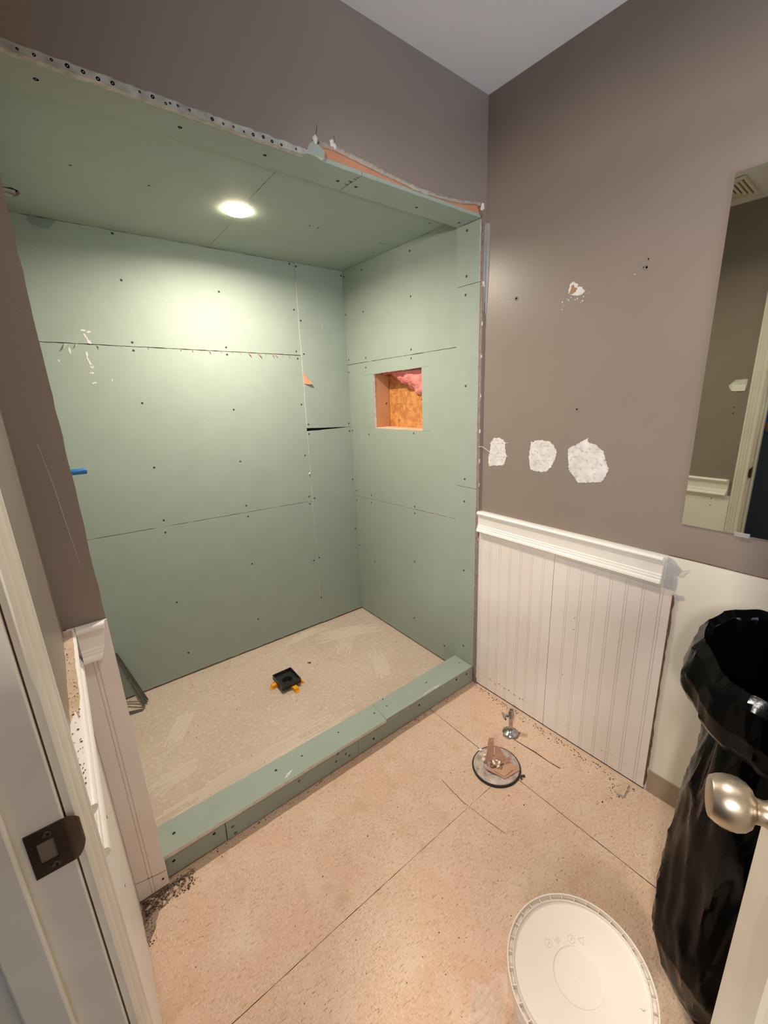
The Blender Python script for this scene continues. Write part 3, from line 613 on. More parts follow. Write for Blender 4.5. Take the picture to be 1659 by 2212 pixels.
# ================================================================== WAINSCOT, RAILS, MIRROR
RAILP = [(0.0, 0.906), (0.0165, 0.906), (0.0205, 0.9035), (0.0222, 0.899), (0.0205, 0.894), (0.0160, 0.8915), (0.0120, 0.8895), (0.0105, 0.885), (0.0105, 0.846), (0.0125, 0.8445), (0.0135, 0.841), (0.0125, 0.838),
         (0.0150, 0.8365), (0.0165, 0.832), (0.0155, 0.8295), (0.0185, 0.8275), (0.0215, 0.822), (0.0220, 0.8165), (0.0190, 0.8130), (0.0, 0.8130)]
bm = sweep(RAILP, lambda a, o, z: rwall(a, z, o + .0062), -0.018, -0.7785)
tag(finish('chair_rail', bm, WHITEPAINT, smooth=True), 'white moulded chair rail above the beadboard on right wall', 'chair rail')
def cutend(o, z): return 0.012*o/0.022
bm = sweep(RAILP, lambda a, o, z: lwall(a, z, o), -0.0235, -0.615, cut1=lambda o, z: 0.010*(o/.022)**2)
cr = tag(finish('chair_rail', bm, [WHITEPAINT], smooth=True), 'white moulded chair rail with dusty top edge on left wall by door casing', 'chair rail')
dust = [(-1.4838, -0.030), (-1.4685, -0.030)] + [(-1.4685 + RNG.uniform(-.001, .001), y) for y in [-.06, -.12, -.2, -.28, -.34]] + [(-1.472, -.40), (-1.476, -.37), (-1.4838, -.405)]
finish('dust_layer', slab(jag(dust, .012, .0007), upper(.9068), .0007), [PALEGRIT, PALEGRIT], cr)
chips(bm := bmesh.new(), [(RNG.uniform(-1.483, -1.470), RNG.uniform(-.58, -.04)) for _ in range(70)], .0006, .0018, z0=.907)
tag(finish('dust_crumbs', bm, DIRT, cr), kind='stuff')
bm = sweep(RAILP, lambda a, o, z: (a, -0.0223 - o*0.9, z), -1.4620, -1.4035, cut1=lambda o, z: -(0.906 - z)*0.19 - 0.4*max(0, o - .010))
tag(finish('chair_rail', bm, WHITEPAINT, smooth=True), 'short chair rail piece with angled end on the white pier', 'chair rail')

def grooved(y0, y1, z0, z1, grooves, fn, t=0.0055):
    """Flat board with pairs of V grooves; one mesh per board."""
    sec = []
    sgn = -1 if y1 < y0 else 1
    sec.append((y0, t))
    for g in grooves:
        for c in (-0.0042, 0.0042):
            q = g + sgn*c; w = 0.0015
            sec += [(q - sgn*w, t), (q, t - 0.0022), (q + sgn*w, t)]
        # round bead between the two grooves is left flush
    sec.append((y1, t))
    bm = bmesh.new(); n = len(sec)
    a = [bm.verts.new(fn(y, z0, d)) for y, d in sec]; b = [bm.verts.new(fn(y, z1, d)) for y, d in sec]
    for i in range(n-1): bm.faces.new((a[i], a[i+1], b[i+1], b[i]))
    c0, c1 = bm.verts.new(fn(y0, z0, 0.0007)), bm.verts.new(fn(y1, z0, 0.0007)); d0, d1 = bm.verts.new(fn(y0, z1, 0.0007)), bm.verts.new(fn(y1, z1, 0.0007))
    bm.faces.new([a[0], c0, d0, b[0]]); bm.faces.new([a[-1], b[-1], d1, c1])
    bm.faces.new([c0] + a + [c1]) ; bm.faces.new([d1] + b[::-1] + [d0]); bm.faces.new([c0, c1, d1, d0])
    return bm
g1 = [-0.031 - .0537*k for k in range(7)]
g2 = [-0.031 - .0537*k for k in range(8, 15)]
p1 = tag(finish('beadboard_panel', grooved(-0.0175, -0.3975, 0.0068, 0.8130, g1, rwall), BEADW), 'white beadboard panel left of the open joint next to shower curb', 'wall panel')
p2 = tag(finish('beadboard_panel', grooved(-0.4000, -0.8145, 0.0062, 0.7960, g2, rwall), BEADW), 'white beadboard panel right of the open joint with raw brown end', 'wall panel')
ed = [(-0.8135, 0.02)] + [(-0.8150 - RNG.uniform(0, .0065), .02 + .755*k/34) for k in range(35)] + [(-0.8135, 0.785)]
finish('raw_edge', slab(ed, lambda y, z, d: rwall(y, z, d + .0064), .0055), [GLUE, GLUE], p2)
le = [(-0.0185, .03)] + [(-0.0150 + RNG.uniform(0, .0035)*(1 if k % 4 else 1.6), .03 + .75*k/26) for k in range(27)] + [(-0.0185, 0.79)]
finish('caulk_edge', slab(le, lambda y, z, d: rwall(y, z, d + .0062), .005), [SPACKLE, SPACKLE], p1)
thinline('paint_ridge', [(-0.02 - .0125*k, .070 + RNG.uniform(-.0012, .0012)) for k in range(30)], lambda y, z, d: rwall(y, z, d + .0062), .0016, mat('ridge_paint', (214, 200, 188), .6), p1)
thinline('paint_ridge', [(-0.402 - .0125*k, .066 + RNG.uniform(-.0012, .0012)) for k in range(33)], lambda y, z, d: rwall(y, z, d + .0062), .0014, mat('ridge_paint_pale', (216, 206, 196), .6), p2)
for y, z in ((-.105, .072), (-.16, .075), (-.19, .069), (-.215, .073), (-.245, .066), (-.275, .064), (-.29, .068), (-.135, .060)):
    finish('rust_spot', slab([(y + .004*math.cos(t)*RNG.uniform(.5, 1.3), z + .0022*math.sin(t)) for t in [k*PI/4 for k in range(8)]], lambda u, v, d: rwall(u, v, d + .0063), .001), [GLUE, GLUE], p1)
for y, z in ((-.655, .055), (-.47, .30), (-.50, .57), (-.50, .52)):
    finish('nail_dent', slab([(y + .0022*math.cos(t), z + .0022*math.sin(t)) for t in [k*PI/4 for k in range(8)]], lambda u, v, d: rwall(u, v, d + .0059), .001), [STAIN, STAIN], p2)
# pier panel under the short rail
def pierfn(x, z, d): return (x, -0.0160 - d, z)
pp = tag(finish('beadboard_panel', grooved(-1.4780, -1.3995, 0.0130, 0.9055, [-1.4415], pierfn), BEADW), 'narrow white beadboard panel on the pier left of shower curb', 'wall panel')
thinline('paint_ridge', [(-1.4775, .083), (-1.45, .077), (-1.43, .071), (-1.40, .066)], lambda x, z, d: pierfn(x, z, d + .0062), .0012, GLUE, pp)
finish('nail_dent', slab([(-1.413 + .0034*math.cos(t), .042 + .0048*math.sin(t)) for t in [k*PI/4 for k in range(8)]], lambda u, v, d: pierfn(u, v, d + .0060), .001), [DIRT, DIRT], pp)

# mirror
mr = empty('mirror', rwall(-1.2, 1.02, 0), 'tall frameless mirror hung on the right wall', 'mirror')
def mp_(name, bm, m):
    o = finish(name, bm, m, mr); o.matrix_parent_inverse = Matrix.Translation(-Vector(rwall(-1.2, 1.02, 0))); return o
mp_('glass', slab([(-1.62, 1.020), (-0.8085, 1.020), (-0.8085, 1.931), (-1.62, 1.931)], lambda y, z, d: rwall(y, z, d + .0052), .0048), [MIRROR, MEDGE])
mp_('clip', bevel(boxes((tuple(Vector(rwall(-0.975, 1.014, .0095))), tuple(Vector(rwall(-0.940, 1.026, .0005))))), .001), CLIP)

# ceiling fan grille seen in the mirror
fg = empty('fan_grille', (-1.243, -0.425, 2.310), 'square louvred fan grille on the low ceiling above the door, seen in mirror', 'vent')
def gr(name, bm, m): return finish(name, bm, m, fg)
gr('backing', boxes(((-.115, -.115, -.004), (.115, .115, -.0005))), DARK)
for k in range(6):
    o = .125 - .019*k; w = .0095; bm = bmesh.new()
    zz = -.013 + .0008*k
    box(bm, (-o, -o, zz), (o, -o + w, -.003)); box(bm, (-o, o - w, zz), (o, o, -.003)); box(bm, (-o, -o + w, zz), (-o + w, o - w, -.003)); box(bm, (o - w, -o + w, zz), (o, o - w, -.003))
    gr('louvre', bm, GRILLE)

# ---- shower downlight
dl = empty('recessed_downlight', (-0.735, 0.557, 2.095), 'round recessed downlight glowing in the green shower ceiling', 'ceiling light')
finish('trim_ring', lathe([(0.0400, 0.0), (0.0405, -0.0080), (0.0390, -0.0095), (0.0362, -0.0085), (0.0355, -0.0015)], 40), RIMGLOW, dl, smooth=True)
finish('lens', lathe([(0.0352, -0.0020), (0.0200, -0.0026), (0, -0.0028)], 40), LENS, dl, smooth=True)

# ---- shower curb
cu = empty('shower_curb', (-0.70, 0.05, 0.0), 'low green drywall clad curb along the shower opening', 'shower curb')
def cp(name, bm, m, par=None):
    o = finish(name, bm, m, par or cu)
    if par is None: o.matrix_parent_inverse = Matrix.Translation((0.70, -0.05, 0))
    return o
cp('curb_core', boxes(((-1.400, 0.014, 0.004), (-0.002, 0.106, 0.0815))), DARK)
t1 = cp('top_panel', slab(jag([(-1.4003, -0.0035), (-0.5595, -0.0030), (-0.5520, 0.113), (-1.4003, 0.116)], .02, .0011), upper(0.0950), .0125), [GREEN, GYP])
t2 = cp('top_panel', slab(jag([(-0.5575, -0.0005), (-0.0010, -0.0005), (-0.0010, 0.124), (-0.5500, 0.113)], .02, .0011), upper(0.0940), .0120), [GREEN, GREEN])
f1 = cp('front_panel', slab(jag([(-1.3995, 0.010), (-1.2245, 0.006), (-1.2225, 0.0820), (-1.3995, 0.0820)], .012, .0014), front(0.0005), .0127), [GREEN, GYP])
f2 = cp('front_panel', slab(jag([(-1.2215, 0.004), (-0.7045, 0.007), (-0.7040, 0.0820), (-1.2195, 0.0820)], .012, .0014), front(0.0), .0127), [GREEN, GYP])
f3 = cp('front_panel', slab(jag([(-0.7025, 0.006), (-0.0130, 0.006), (-0.0130, 0.0815), (-0.7015, 0.0820)], .012, .0014), front(0.0006), .0127), [GREEN, GYP])
def cs(par, p, n, s=1.0): screw(par, p, n, s)
for x, y in [(-1.359, 0.058), (-1.017, 0.067), (-0.915, 0.063), (-0.749, 0.072), (-0.576, 0.062), (-0.496, 0.108), (-0.508, 0.064), (-0.272, 0.062), (-0.046, 0.061)]:
    cs(t1 if x < -.553 else t2, (x, y, .095 if x < -.553 else .094), (0, 0, 1), 1.0 if x < -1 else .75)
for x, z in [(-1.377, 0.057), (-1.258, 0.063), (-1.201, 0.046), (-1.196, 0.014), (-0.961, 0.061), (-0.795, 0.074), (-0.761, 0.050), (-0.746, 0.031), (-0.806, 0.043), (-0.626, 0.037), (-0.373, 0.062), (-0.131, 0.074), (-0.058, 0.069)]:
    cs(f1 if x < -1.22 else (f2 if x < -.703 else f3), (x, 0.0004, z), (0, -1, 0), 1.0)
for (x, s) in ((-0.70, .008), (-0.52, .012), (-0.50, .006), (-0.30, .016), (-0.285, .008), (-0.22, .006), (-0.44, .006)):
    bm = slab(jag([(x - s, .0815), (x + s, .0830), (x + s*.8, .0795), (x, .0770), (x - s*.7, .0785)], .005, .001), front(-0.0012), .003)
    finish('torn_paper_flap', bm, [TORN, TORN], f3 if x > -.703 else f2)
finish('compound_smear', slab(jag([(-1.01, .012), (-.985, .016), (-.97, .030), (-.992, .026)], .005, .0012), upper(.0956), .0007), [SPACKLE, SPACKLE], t1)
finish('dust_patch', slab(jag([(-0.345, .004), (-.30, .006), (-.26, .002), (-.22, .010), (-.28, .016), (-.34, .012)], .006, .0012), upper(.0945), .0007), [TORN, TORN], t2)

# ================================================================== LOOSE THINGS
# shower drain body with four yellow levelling feet
dr = empty('shower_drain', (-0.7325, 0.6185, 0.0), 'black square shower drain with yellow feet on the shower floor', 'drain')
bm = bmesh.new()
box(bm, (-.050, -.060, .036), (.050, .060, .0395))
finish('tray', slab([(-.050, -.060), (.050, -.060), (.050, .060), (-.050, .060)], upper(.0270), .0035, [[(.026*math.cos(k*PI/12), .026*math.sin(k*PI/12) - .004) for k in range(24)]]), [BLACKPL, BLACKPL], dr); bm.free()
bm = bmesh.new()
for lo, hi in (((-.050, -.060, .020), (-.0465, .060, .045)), ((.0465, -.060, .020), (.050, .060, .045)), ((-.0465, -.060, .020), (.0465, -.0565, .045)), ((-.0465, .0565, .020), (.0465, .060, .045))): box(bm, lo, hi)
finish('rim', bm, BLACKPL, dr)
finish('throat', lathe([(.030, .0272), (.030, .0295), (.0265, .0300), (.0245, .024), (.0235, .002), (.0, .002)], 28, org=(0, -.004, 0)), BLACKPL, dr, smooth=True)
finish('outlet', lathe([(.033, .0265), (.038, .020), (.038, .004), (.0, .004)], 24, org=(0, -.004, 0)), BLACKPL, dr, smooth=True)
def foot(ang, ln, off=0, arm=False):
    xf = Matrix.Rotation(ang, 4, 'Z') @ Matrix.Translation((0, off, 0)); bm = bmesh.new()
    v0 = [(.041, -.011, .001), (ln, -.011, .001), (ln - .004, -.011, .019), (.043, -.011, .021)]
    a = [bm.verts.new(xf @ Vector(p)) for p in v0]; b = [bm.verts.new(xf @ Vector((p[0], .011, p[2]))) for p in v0]
    for i in range(4): bm.faces.new((a[i], a[(i+1) % 4], b[(i+1) % 4], b[i]))
    bm.faces.new(a); bm.faces.new(b[::-1])
    box(bm, (ln - .001, -.011, .001), (ln + .006, .011, .0035), xf=xf)
    if arm: box(bm, (.048, .010, .002), (.060, .046, .010), xf=xf)
    finish('levelling_foot', bm, YELLOW, dr)
foot(PI, .076, -.020); foot(PI/2 - .1, .086, -.010); foot(0 - .15, .072, -.026); foot(-PI/2 + .10, .090, .004, False)

# supply valve
sv = empty('supply_valve', (-0.140, -0.330, 0.0), 'small chrome supply stop valve standing on the subfloor by beadboard', 'valve')
finish('escutcheon', lathe([(.0, .0005), (.032, .0005), (.0325, .003), (.026, .0075), (.016, .011), (.011, .015), (.0095, .016)], 32), CHROME, sv, smooth=True)
finish('riser_pipe', lathe([(.0085, .010), (.0085, .060), (.0105, .061), (.0105, .078), (.0125, .080), (.0125, .100), (.0105, .106), (.0105, .116), (.006, .116), (.006, .110), (0, .110)], 20), CHROME, sv, smooth=True)
hx = Vector((-0.80, 0.45, 0)).normalized()
finish('valve_stem', lathe([(.0075, .006), (.0075, .020), (.0045, .021), (.0045, .030)], 14, axis=hx, org=(0, 0, .090)), CHROME, sv, smooth=True)
hb = bmesh.new()
xh = Matrix.Translation(hx*.032 + Vector((0, 0, .090))) @ hx.to_track_quat('Z', 'X').to_matrix().to_4x4()
for k in range(24):
    pass
prof = [(.0175 if (k % 4) < 2 else .0145, k) for k in range(24)]
a = [hb.verts.new(xh @ Vector((r*math.cos(k*PI/12)*.62, r*math.sin(k*PI/12)*1.15, -.003))) for r, k in prof]; b = [hb.verts.new(xh @ Vector((r*math.cos(k*PI/12)*.62, r*math.sin(k*PI/12)*1.15, .003))) for r, k in prof]
for i in range(24): hb.faces.new((a[i], a[(i+1) % 24], b[(i+1) % 24], b[i]))
hb.faces.new(a); hb.faces.new(b[::-1])
finish('handle', hb, CHROME, sv)

# toilet flange with cardboard and rubble
tf = empty('closet_flange', (-0.3235, -0.401, 0.0), 'round grimy closet flange set in the subfloor joint', 'pipe flange')
finish('flange_ring', lathe([(.0, .003), (.046, .003), (.048, .0095), (.052, .0110), (.086, .0110), (.0885, .0090), (.0885, .003)], 48), FLANGEM, tf, smooth=True)
finish('rubber_edge', lathe([(.0880, .0005), (.0935, .0005), (.0945, .004), (.0925, .0085), (.0880, .0090)], 48), RUBBER, tf, smooth=True)
def sheetlet(name, pts, t, m, label, cat, group=None):
    """Thin bent scrap given by quads of 3-D points (two rows)."""
    A, B = pts; bm = bmesh.new()
    top = [[bm.verts.new(Vector(p)) for p in row] for row in (A, B)]
    nrm = (Vector(A[1]) - Vector(A[0])).cross(Vector(B[0]) - Vector(A[0])).normalized()*t
    bot = [[bm.verts.new(Vector(p) - nrm) for p in row] for row in (A, B)]
    n = len(A)
    for i in range(n-1):
        bm.faces.new((top[0][i], top[0][i+1], top[1][i+1], top[1][i])); bm.faces.new((bot[0][i], bot[1][i], bot[1][i+1], bot[0][i+1]))
        bm.faces.new((top[0][i], bot[0][i], bot[0][i+1], top[0][i+1])); bm.faces.new((top[1][i], top[1][i+1], bot[1][i+1], bot[1][i]))
    bm.faces.new((top[0][0], top[1][0], bot[1][0], bot[0][0])); bm.faces.new((top[0][-1], bot[0][-1], bot[1][-1], top[1][-1]))
    return tag(finish(name, bm, m), label, cat, group)
sheetlet('cardboard_scrap', ([(-.352, -.464, .0135), (-.371, -.392, .0135), (-.372, -.385, .0135)], [(-.277, -.478, .0140), (-.276, -.408, .0140), (-.280, -.400, .0140)]), .0012, CARD, 'flat torn cardboard piece lying across the flange ring', 'cardboard')
sheetlet('cardboard_scrap', ([(-.347, -.458, .0160), (-.357, -.415, .0165)], [(-.300, -.462, .0172), (-.300, -.425, .0172)]), .0010, CARD, 'smaller cardboard layer on top of the flat piece over flange', 'cardboard')
sheetlet('cardboard_scrap', ([(-.352, -.366, .016), (-.336, -.362, .045), (-.318, -.352, .082), (-.309, -.350, .092)], [(-.326, -.385, .016), (-.312, -.378, .045), (-.299, -.366, .082), (-.290, -.362, .090)]), .0012, CARD, 'tallest folded cardboard scrap sticking up from the flange', 'cardboard')
sheetlet('cardboard_scrap', ([(-.325, -.388, .016), (-.308, -.380, .040), (-.298, -.372, .066)], [(-.290, -.414, .016), (-.283, -.402, .038), (-.286, -.386, .060)]), .0012, CARD, 'lower cardboard scrap leaning against the tall one in flange', 'cardboard')
sheetlet('cardboard_scrap', ([(-.300, -.424, .020), (-.288, -.418, .032)], [(-.276, -.432, .022), (-.272, -.424, .034)]), .0012, CARD, 'little dark cardboard curl at the right of the flange heap', 'cardboard')
def rock(name, p, s, m, label, group, seed, sq=(1, 1, .6), z0=.0118):
    bm = bmesh.new(); bmesh.ops.create_icosphere(bm, subdivisions=2, radius=s)
    rg = random.Random(seed)
    for _ in range(6):
        n = Vector((rg.uniform(-1, 1), rg.uniform(-1, 1), rg.uniform(-1, 1))).normalized(); c = rg.uniform(.45, .8)*s
        for v in bm.verts:
            d = v.co.dot(n)
            if d > c: v.co -= n*(d - c)
    for v in bm.verts: v.co = Vector((v.co.x*sq[0], v.co.y*sq[1], v.co.z*sq[2]))
    bm.transform(Matrix.Rotation(rg.uniform(0, PI), 4, 'Z'))
    zz = min(v.co.z for v in bm.verts)
    o = finish(name, bm, m); o.location = (p[0], p[1], z0 - zz)
    return tag(o, label, 'rubble', group)
for i, (x, y, s) in enumerate([(-.3465, -.357, .0085), (-.325, -.343, .0072), (-.319, -.316, .0068)]):
    rock('plaster_chip', (x, y), s, CHIPW, ['lowest of three white chips on the flange ring, beside the rubble', 'middle of three white chips on the flange ring', 'uppermost white chip on the flange ring, far from the rubble'][i], 'white chips on the flange ring', 31+i)
for i, (x, y, s, q) in enumerate([(-.333, -.394, .0075, (1.8, .7, .6)), (-.322, -.412, .0085, (1, .9, .9)), (-.334, -.418, .0065, (1.4, .8, .6)), (-.318, -.398, .0050, (1, 1, .8))]):
    rock('plaster_chip', (x, y), s, CHIPW, ['long pale chip at the back of the flange rubble', 'squarish pale chip at right of the flange rubble', 'slim pale chip at the front of the flange rubble', 'smallest round pale chip in the flange rubble'][i], 'pale chips in the rubble heap', 51+i, q, z0=.020)
for i, (x, y, s, q) in enumerate([(-.345, -.402, .008, (1.3, 1, .6)), (-.340, -.388, .006, (1, 1, .8)), (-.338, -.408, .006, (1.2, .8, .7)), (-.350, -.394, .005, (1, 1, .7)), (-.312, -.418, .007, (1.4, 1, .8)), (-.326, -.428, .006, (1.6, .8, .6)), (-.330, -.381, .006, (1, 1, .8)), (-.309, -.407, .006, (1, 1, .8)), (-.356, -.383, .005, (1, 1, .6))]):
    rock('rubble_piece', (x, y), s, RUBBLE, ['flat brown rubble lump left in the flange mouth', 'brown rubble lump under the tall cardboard scrap', 'brown rubble lump behind the slim pale chip', 'tiny brown rubble lump at the left rim of flange mouth', 'long brown rubble lump right of the squarish pale chip', 'narrow brown rubble sliver in front of the pale chips', 'brown rubble lump against the lower cardboard scrap', 'brown rubble lump beside the dark cardboard curl', 'tiny brown rubble lump nearest the white chips'][i], 'brown rubble in the flange', 71+i, q, z0=.014)
for i, (x, y, s) in enumerate([(-.290, -.490, .008), (-.281, -.497, .0065), (-.296, -.500, .005)]):
    rock('dirt_clump', (x, y), s, DIRT, ['largest dark dirt clump on the subfloor beside the flange', 'dark dirt clump furthest from the flange', 'smallest dark dirt clump beside the flange'][i], 'dirt clumps beside the flange', 91+i, (1.2, .9, .6), z0=.0003)
# bent steel strips in the far left corner of the shower
for i, (b0, t0, lab) in enumerate([((-1.326, 0.915), (-1.392, 1.010, .262), 'leaning grey steel corner bead strip nearest the pier'), ((-1.314, 0.935), (-1.388, 1.020, .268), 'leaning grey steel corner bead strip in the middle of the bundle'), ((-1.306, 0.955), (-1.384, 1.024, .270), 'leaning grey steel corner bead strip nearest the back wall')]):
    a = Vector((b0[0], b0[1], .006)); b = Vector(t0); d = (b - a).normalized(); u = Vector((0.75, -0.6, 0.0)); u = (u - d*u.dot(d)).normalized(); w = d.cross(u)
    sec = [(-.009, 0), (-.0015, .0075), (0, .0085), (.0015, .0075), (.009, 0), (.0083, -.0006), (.0012, .0064), (0, .0073), (-.0012, .0064), (-.0083, -.0006)]
    bm = bmesh.new(); r0 = [bm.verts.new(a + u*s + w*h) for s, h in sec]; r1 = [bm.verts.new(b + u*s + w*h) for s, h in sec]
    for k in range(10): bm.faces.new((r0[k], r0[(k+1) % 10], r1[(k+1) % 10], r1[k]))
    bm.faces.new(r0); bm.faces.new(r1[::-1])
    tag(finish('steel_strip', bm, GALV), lab, 'metal strip', 'steel strips leaning in the shower corner')
sheetlet('metal_offcut', ([(-1.390, .905, .002), (-1.335, .895, .002)], [(-1.390, .935, .003), (-1.325, .910, .003)]), .001, GALV, 'flat dark metal offcut on the floor under the leaning strips', 'metal strip')
# blue pipe stub
tag(finish('pipe_stub', lathe([(.0, .0), (.0095, .0), (.0095, .046), (.0085, .0475), (.0065, .0475), (.0065, .030), (0, .030)], 18, axis=(1, 0, 0), org=(-1.4008, .5, 1.2065)), BLUEPEX, smooth=True), 'short blue pipe stub sticking out behind the taupe pier', 'pipe')
# scrap beside the beadboard foot
tag(finish('drywall_scrap', slab(jag([(-0.028, -0.752), (-0.017, -0.776), (-0.084, -0.786), (-0.092, -0.762)], .008, .0014), upper(.0085), .0082), [PALEGRIT, TORN]), 'small plaster board scrap on the floor at beadboard corner', 'scrap')

# ---- white bucket
bk = empty('bucket', (-0.8005, -0.9855, 0.0), 'white plastic bucket with ribbed lid standing in the foreground', 'bucket')
HB = 0.280
finish('pail', lathe([(.0, .002), (.112, .002), (.116, .006), (.1285, .215), (.1345, .217), (.1345, .224), (.1295, .226), (.131, HB - .012)], 64), BODYPL, bk, smooth=True)
finish('lid', lathe([(.137, HB - .026), (.1425, HB - .025), (.1435, HB - .004), (.1428, HB - .0005), (.1415, HB), (.1402, HB - .0008), (.1392, HB - .013), (.1325, HB - .0135), (.1315, HB - .0025), (.1305, HB - .0015), (.1292, HB - .0025), (.1285, HB - .0075), (.126, HB - .0085),
       (.0505, HB - .0080), (.0495, HB - .0084), (.0485, HB - .0098), (.0425, HB - .0112), (.0020, HB - .0108), (.0016, HB - .0098), (0, HB - .0098)], 96), WHITEPL, bk, smooth=True)
for k in range(32):
    a = 2*PI*k/32; xf = Matrix.Rotation(a, 4, 'Z')
    finish('lid_rib', boxes(((.1318, -.0007, HB - .0140), (.1398, .0007, HB - .0022), 0, xf)), WHITEPL, bk)
# raised mould marks on the lid: two rings, a zigzag and a triangle of arrows
def lidmark(polys):
    for P in polys: finish('mould_mark', slab(P, upper(HB - .0076), .0008), [MARK, MARK], bk)
def ring(cx, cy, r, w=.0009, n=20): return ([(cx + r*math.cos(2*PI*k/n), cy + r*math.sin(2*PI*k/n)) for k in range(n)], [(cx + (r-w)*math.cos(2*PI*k/n), cy + (r-w)*math.sin(2*PI*k/n)) for k in range(n)])
for (cx, cy) in ((-.0005, .070), (.043, .042)):
    o, i = ring(cx, cy, .0078); finish('mould_mark', slab(o, upper(HB - .0077), .0008, [i]), [MARK, MARK], bk)
    lidmark([[(cx - .004, cy - .001), (cx + .004, cy - .001), (cx + .004, cy + .0005), (cx - .004, cy + .0005)]])
for (cx, cy) in ((.019, .060),):
    lidmark([[(cx - .006 + .004*k, cy - .005), (cx - .0045 + .004*k, cy - .005), (cx - .0025 + .004*k, cy + .005), (cx - .004 + .004*k, cy + .005)] for k in range(3)])
o, i = ring(.058, .026, .0088, .0014, 3); finish('mould_mark', slab(o, upper(HB - .0077), .0008, [i]), [MARK, MARK], bk)
lidmark([[(.045, -.105), (.051, -.107), (.0505, -.1085), (.0445, -.1065)], [(.044, -.100), (.0455, -.100), (.0465, -.106), (.045, -.1065)]])
for hx_ in (-1, 1):
    finish('bail_ear', lathe([(.010, .0), (.010, .006), (.004, .008), (0, .008)], 16, axis=(hx_*.8, hx_*.6, 0), org=(hx_*.8*.126, hx_*.6*.126, .190)), BODYPL, bk, smooth=True)
arc = []
for k in range(17):
    t = PI*k/16; c = math.cos(t)*.134; drop = math.sin(t)*.125
    arc.append(Vector((-.6*math.sin(t)*.060 - .8*c, .8*math.sin(t)*.060*-1 - .6*c, .190 - drop)) + Vector((.6, -.8, 0))*0.085*math.sin(t))
finish('bail_wire', tube(arc, .0020, 6), GALV, bk)
# crumpled clear plastic beside the bucket
bm = bmesh.new(); rows = []
for i in range(15):
    row = []
    for j in range(11):
        u, v = i/14, j/10
        x = -.826 - .140*u - .045*v + .006*math.sin(u*9); y = -0.832 - .110*u + .062*v + .008*math.sin(v*8)
        n3 = noise.noise(Vector((u*5, v*6, 2.2))); n4 = noise.noise(Vector((u*11, v*13, 7.2)))
        row.append(bm.verts.new((x, y, .004 + .075*((1 - v)**1.3)*(1 - .3*u) + abs(n3)*.036 + .012*n4 + .006)))
    rows.append(row)
for i in range(14):
    for j in range(10): bm.faces.new((rows[i][j], rows[i+1][j], rows[i+1][j+1], rows[i][j+1]))
pz = min(v.co.z for v in bm.verts)
for v in bm.verts: v.co.z -= pz - .001
tag(finish('plastic_bag', bm, CLEAR), 'crumpled clear plastic bag against the left side of the bucket', 'bag')

# ---- black refuse bag standing by the right wall
tb = empty('trash_bag', (-0.420, -1.160, 0.0), 'black refuse bag standing open by the bare white wall', 'trash bag')
CAMDIR = math.atan2(-1.2232 + 1.160, -1.4152 + 0.420)
def bagmesh(keys, nz, n=120, seed=0.0, collar=False):
    """Rings of a bag: vertical gathers that fade down the body, slack facets, and for the collar a rim that sags on one side."""
    prof = []
    for i in range(nz):
        t = i/(nz-1)*(len(keys)-1); k = min(int(t), len(keys)-2); f = t - k; f = f*f*(3-2*f)
        a, b = keys[k], keys[k+1]; prof.append(tuple(a[q] + (b[q]-a[q])*f for q in range(4)))
    bm = bmesh.new(); rings = []
    for (r, z, am, pl_) in prof:
        ring_ = []
        for k in range(n):
            t = 2*PI*k/n; c, s_ = math.cos(t), math.sin(t)
            p = Vector((c*1.3, s_*1.3, z*2.2 + seed))
            big = noise.noise(p*.9)*.020
            # slack diagonal creases: ridged noise stretched along the height, sheared
            q = Vector((c*2.4 + z*2.6, s_*2.4 - z*2.0, z*1.2 + seed*3)); cre = (1 - abs(noise.noise(q))*2.2)
            q2 = Vector((c*4.2 - z*4.5, s_*4.2 + z*3.4, z*1.6 + 5 + seed)); cre2 = (1 - abs(noise.noise(q2))*2.2)
            fold = math.sin(t*13 + 2.2*noise.noise(Vector((c*2, s_*2, seed + z*1.5))) + z*3)*.0032*pl_
            rr = r + am*(big + .008*max(cre, 0)**3 + .004*max(cre2, 0)**3 - .003) + fold
            zz = z
            if collar:
                w = .5 + .5*math.cos(t - CAMDIR - .35)
                zz = z - .055*w*min(1, max(0, (z - .70)/.12)) + am*.014*noise.noise(Vector((c*2.6, s_*2.6, 4 + seed)))
            ring_.append(bm.verts.new((rr*c, rr*s_, max(zz, .0008))))
        rings.append(ring_)
    for a, b in zip(rings, rings[1:]):
        for k in range(n): bm.faces.new((a[k], a[(k+1) % n], b[(k+1) % n], b[k]))
    return bm, rings
bm, rg = bagmesh([(.112, .001, .2, 0), (.132, .04, .8, .2), (.152, .13, 1, .1), (.150, .24, 1, .1), (.138, .40, 1, .2), (.130, .56, 1, .4), (.124, .68, 1, .8), (.116, .755, .8, 1.2), (.112, .80, .6, 1.2)], 72, seed=1.7)
bm.faces.new(rg[0][::-1])
finish('bag_body', bm, BAG, tb, smooth=True)
bm, rg = bagmesh([(.130, .795, .7, .9), (.150, .800, .9, .7), (.172, .835, 1, .3), (.178, .875, 1, .1), (.168, .925, .9, 0), (.152, .950, .8, 0), (.142, .935, .8, .1), (.128, .86, .9, .4), (.110, .77, .8, .9), (.092, .68, .6, .8), (.06, .63, .5, .3), (.015, .62, .3, 0)], 72, seed=5.1, collar=True)
bm.faces.new(rg[-1])
finish('folded_collar', bm, BAG, tb, smooth=True)

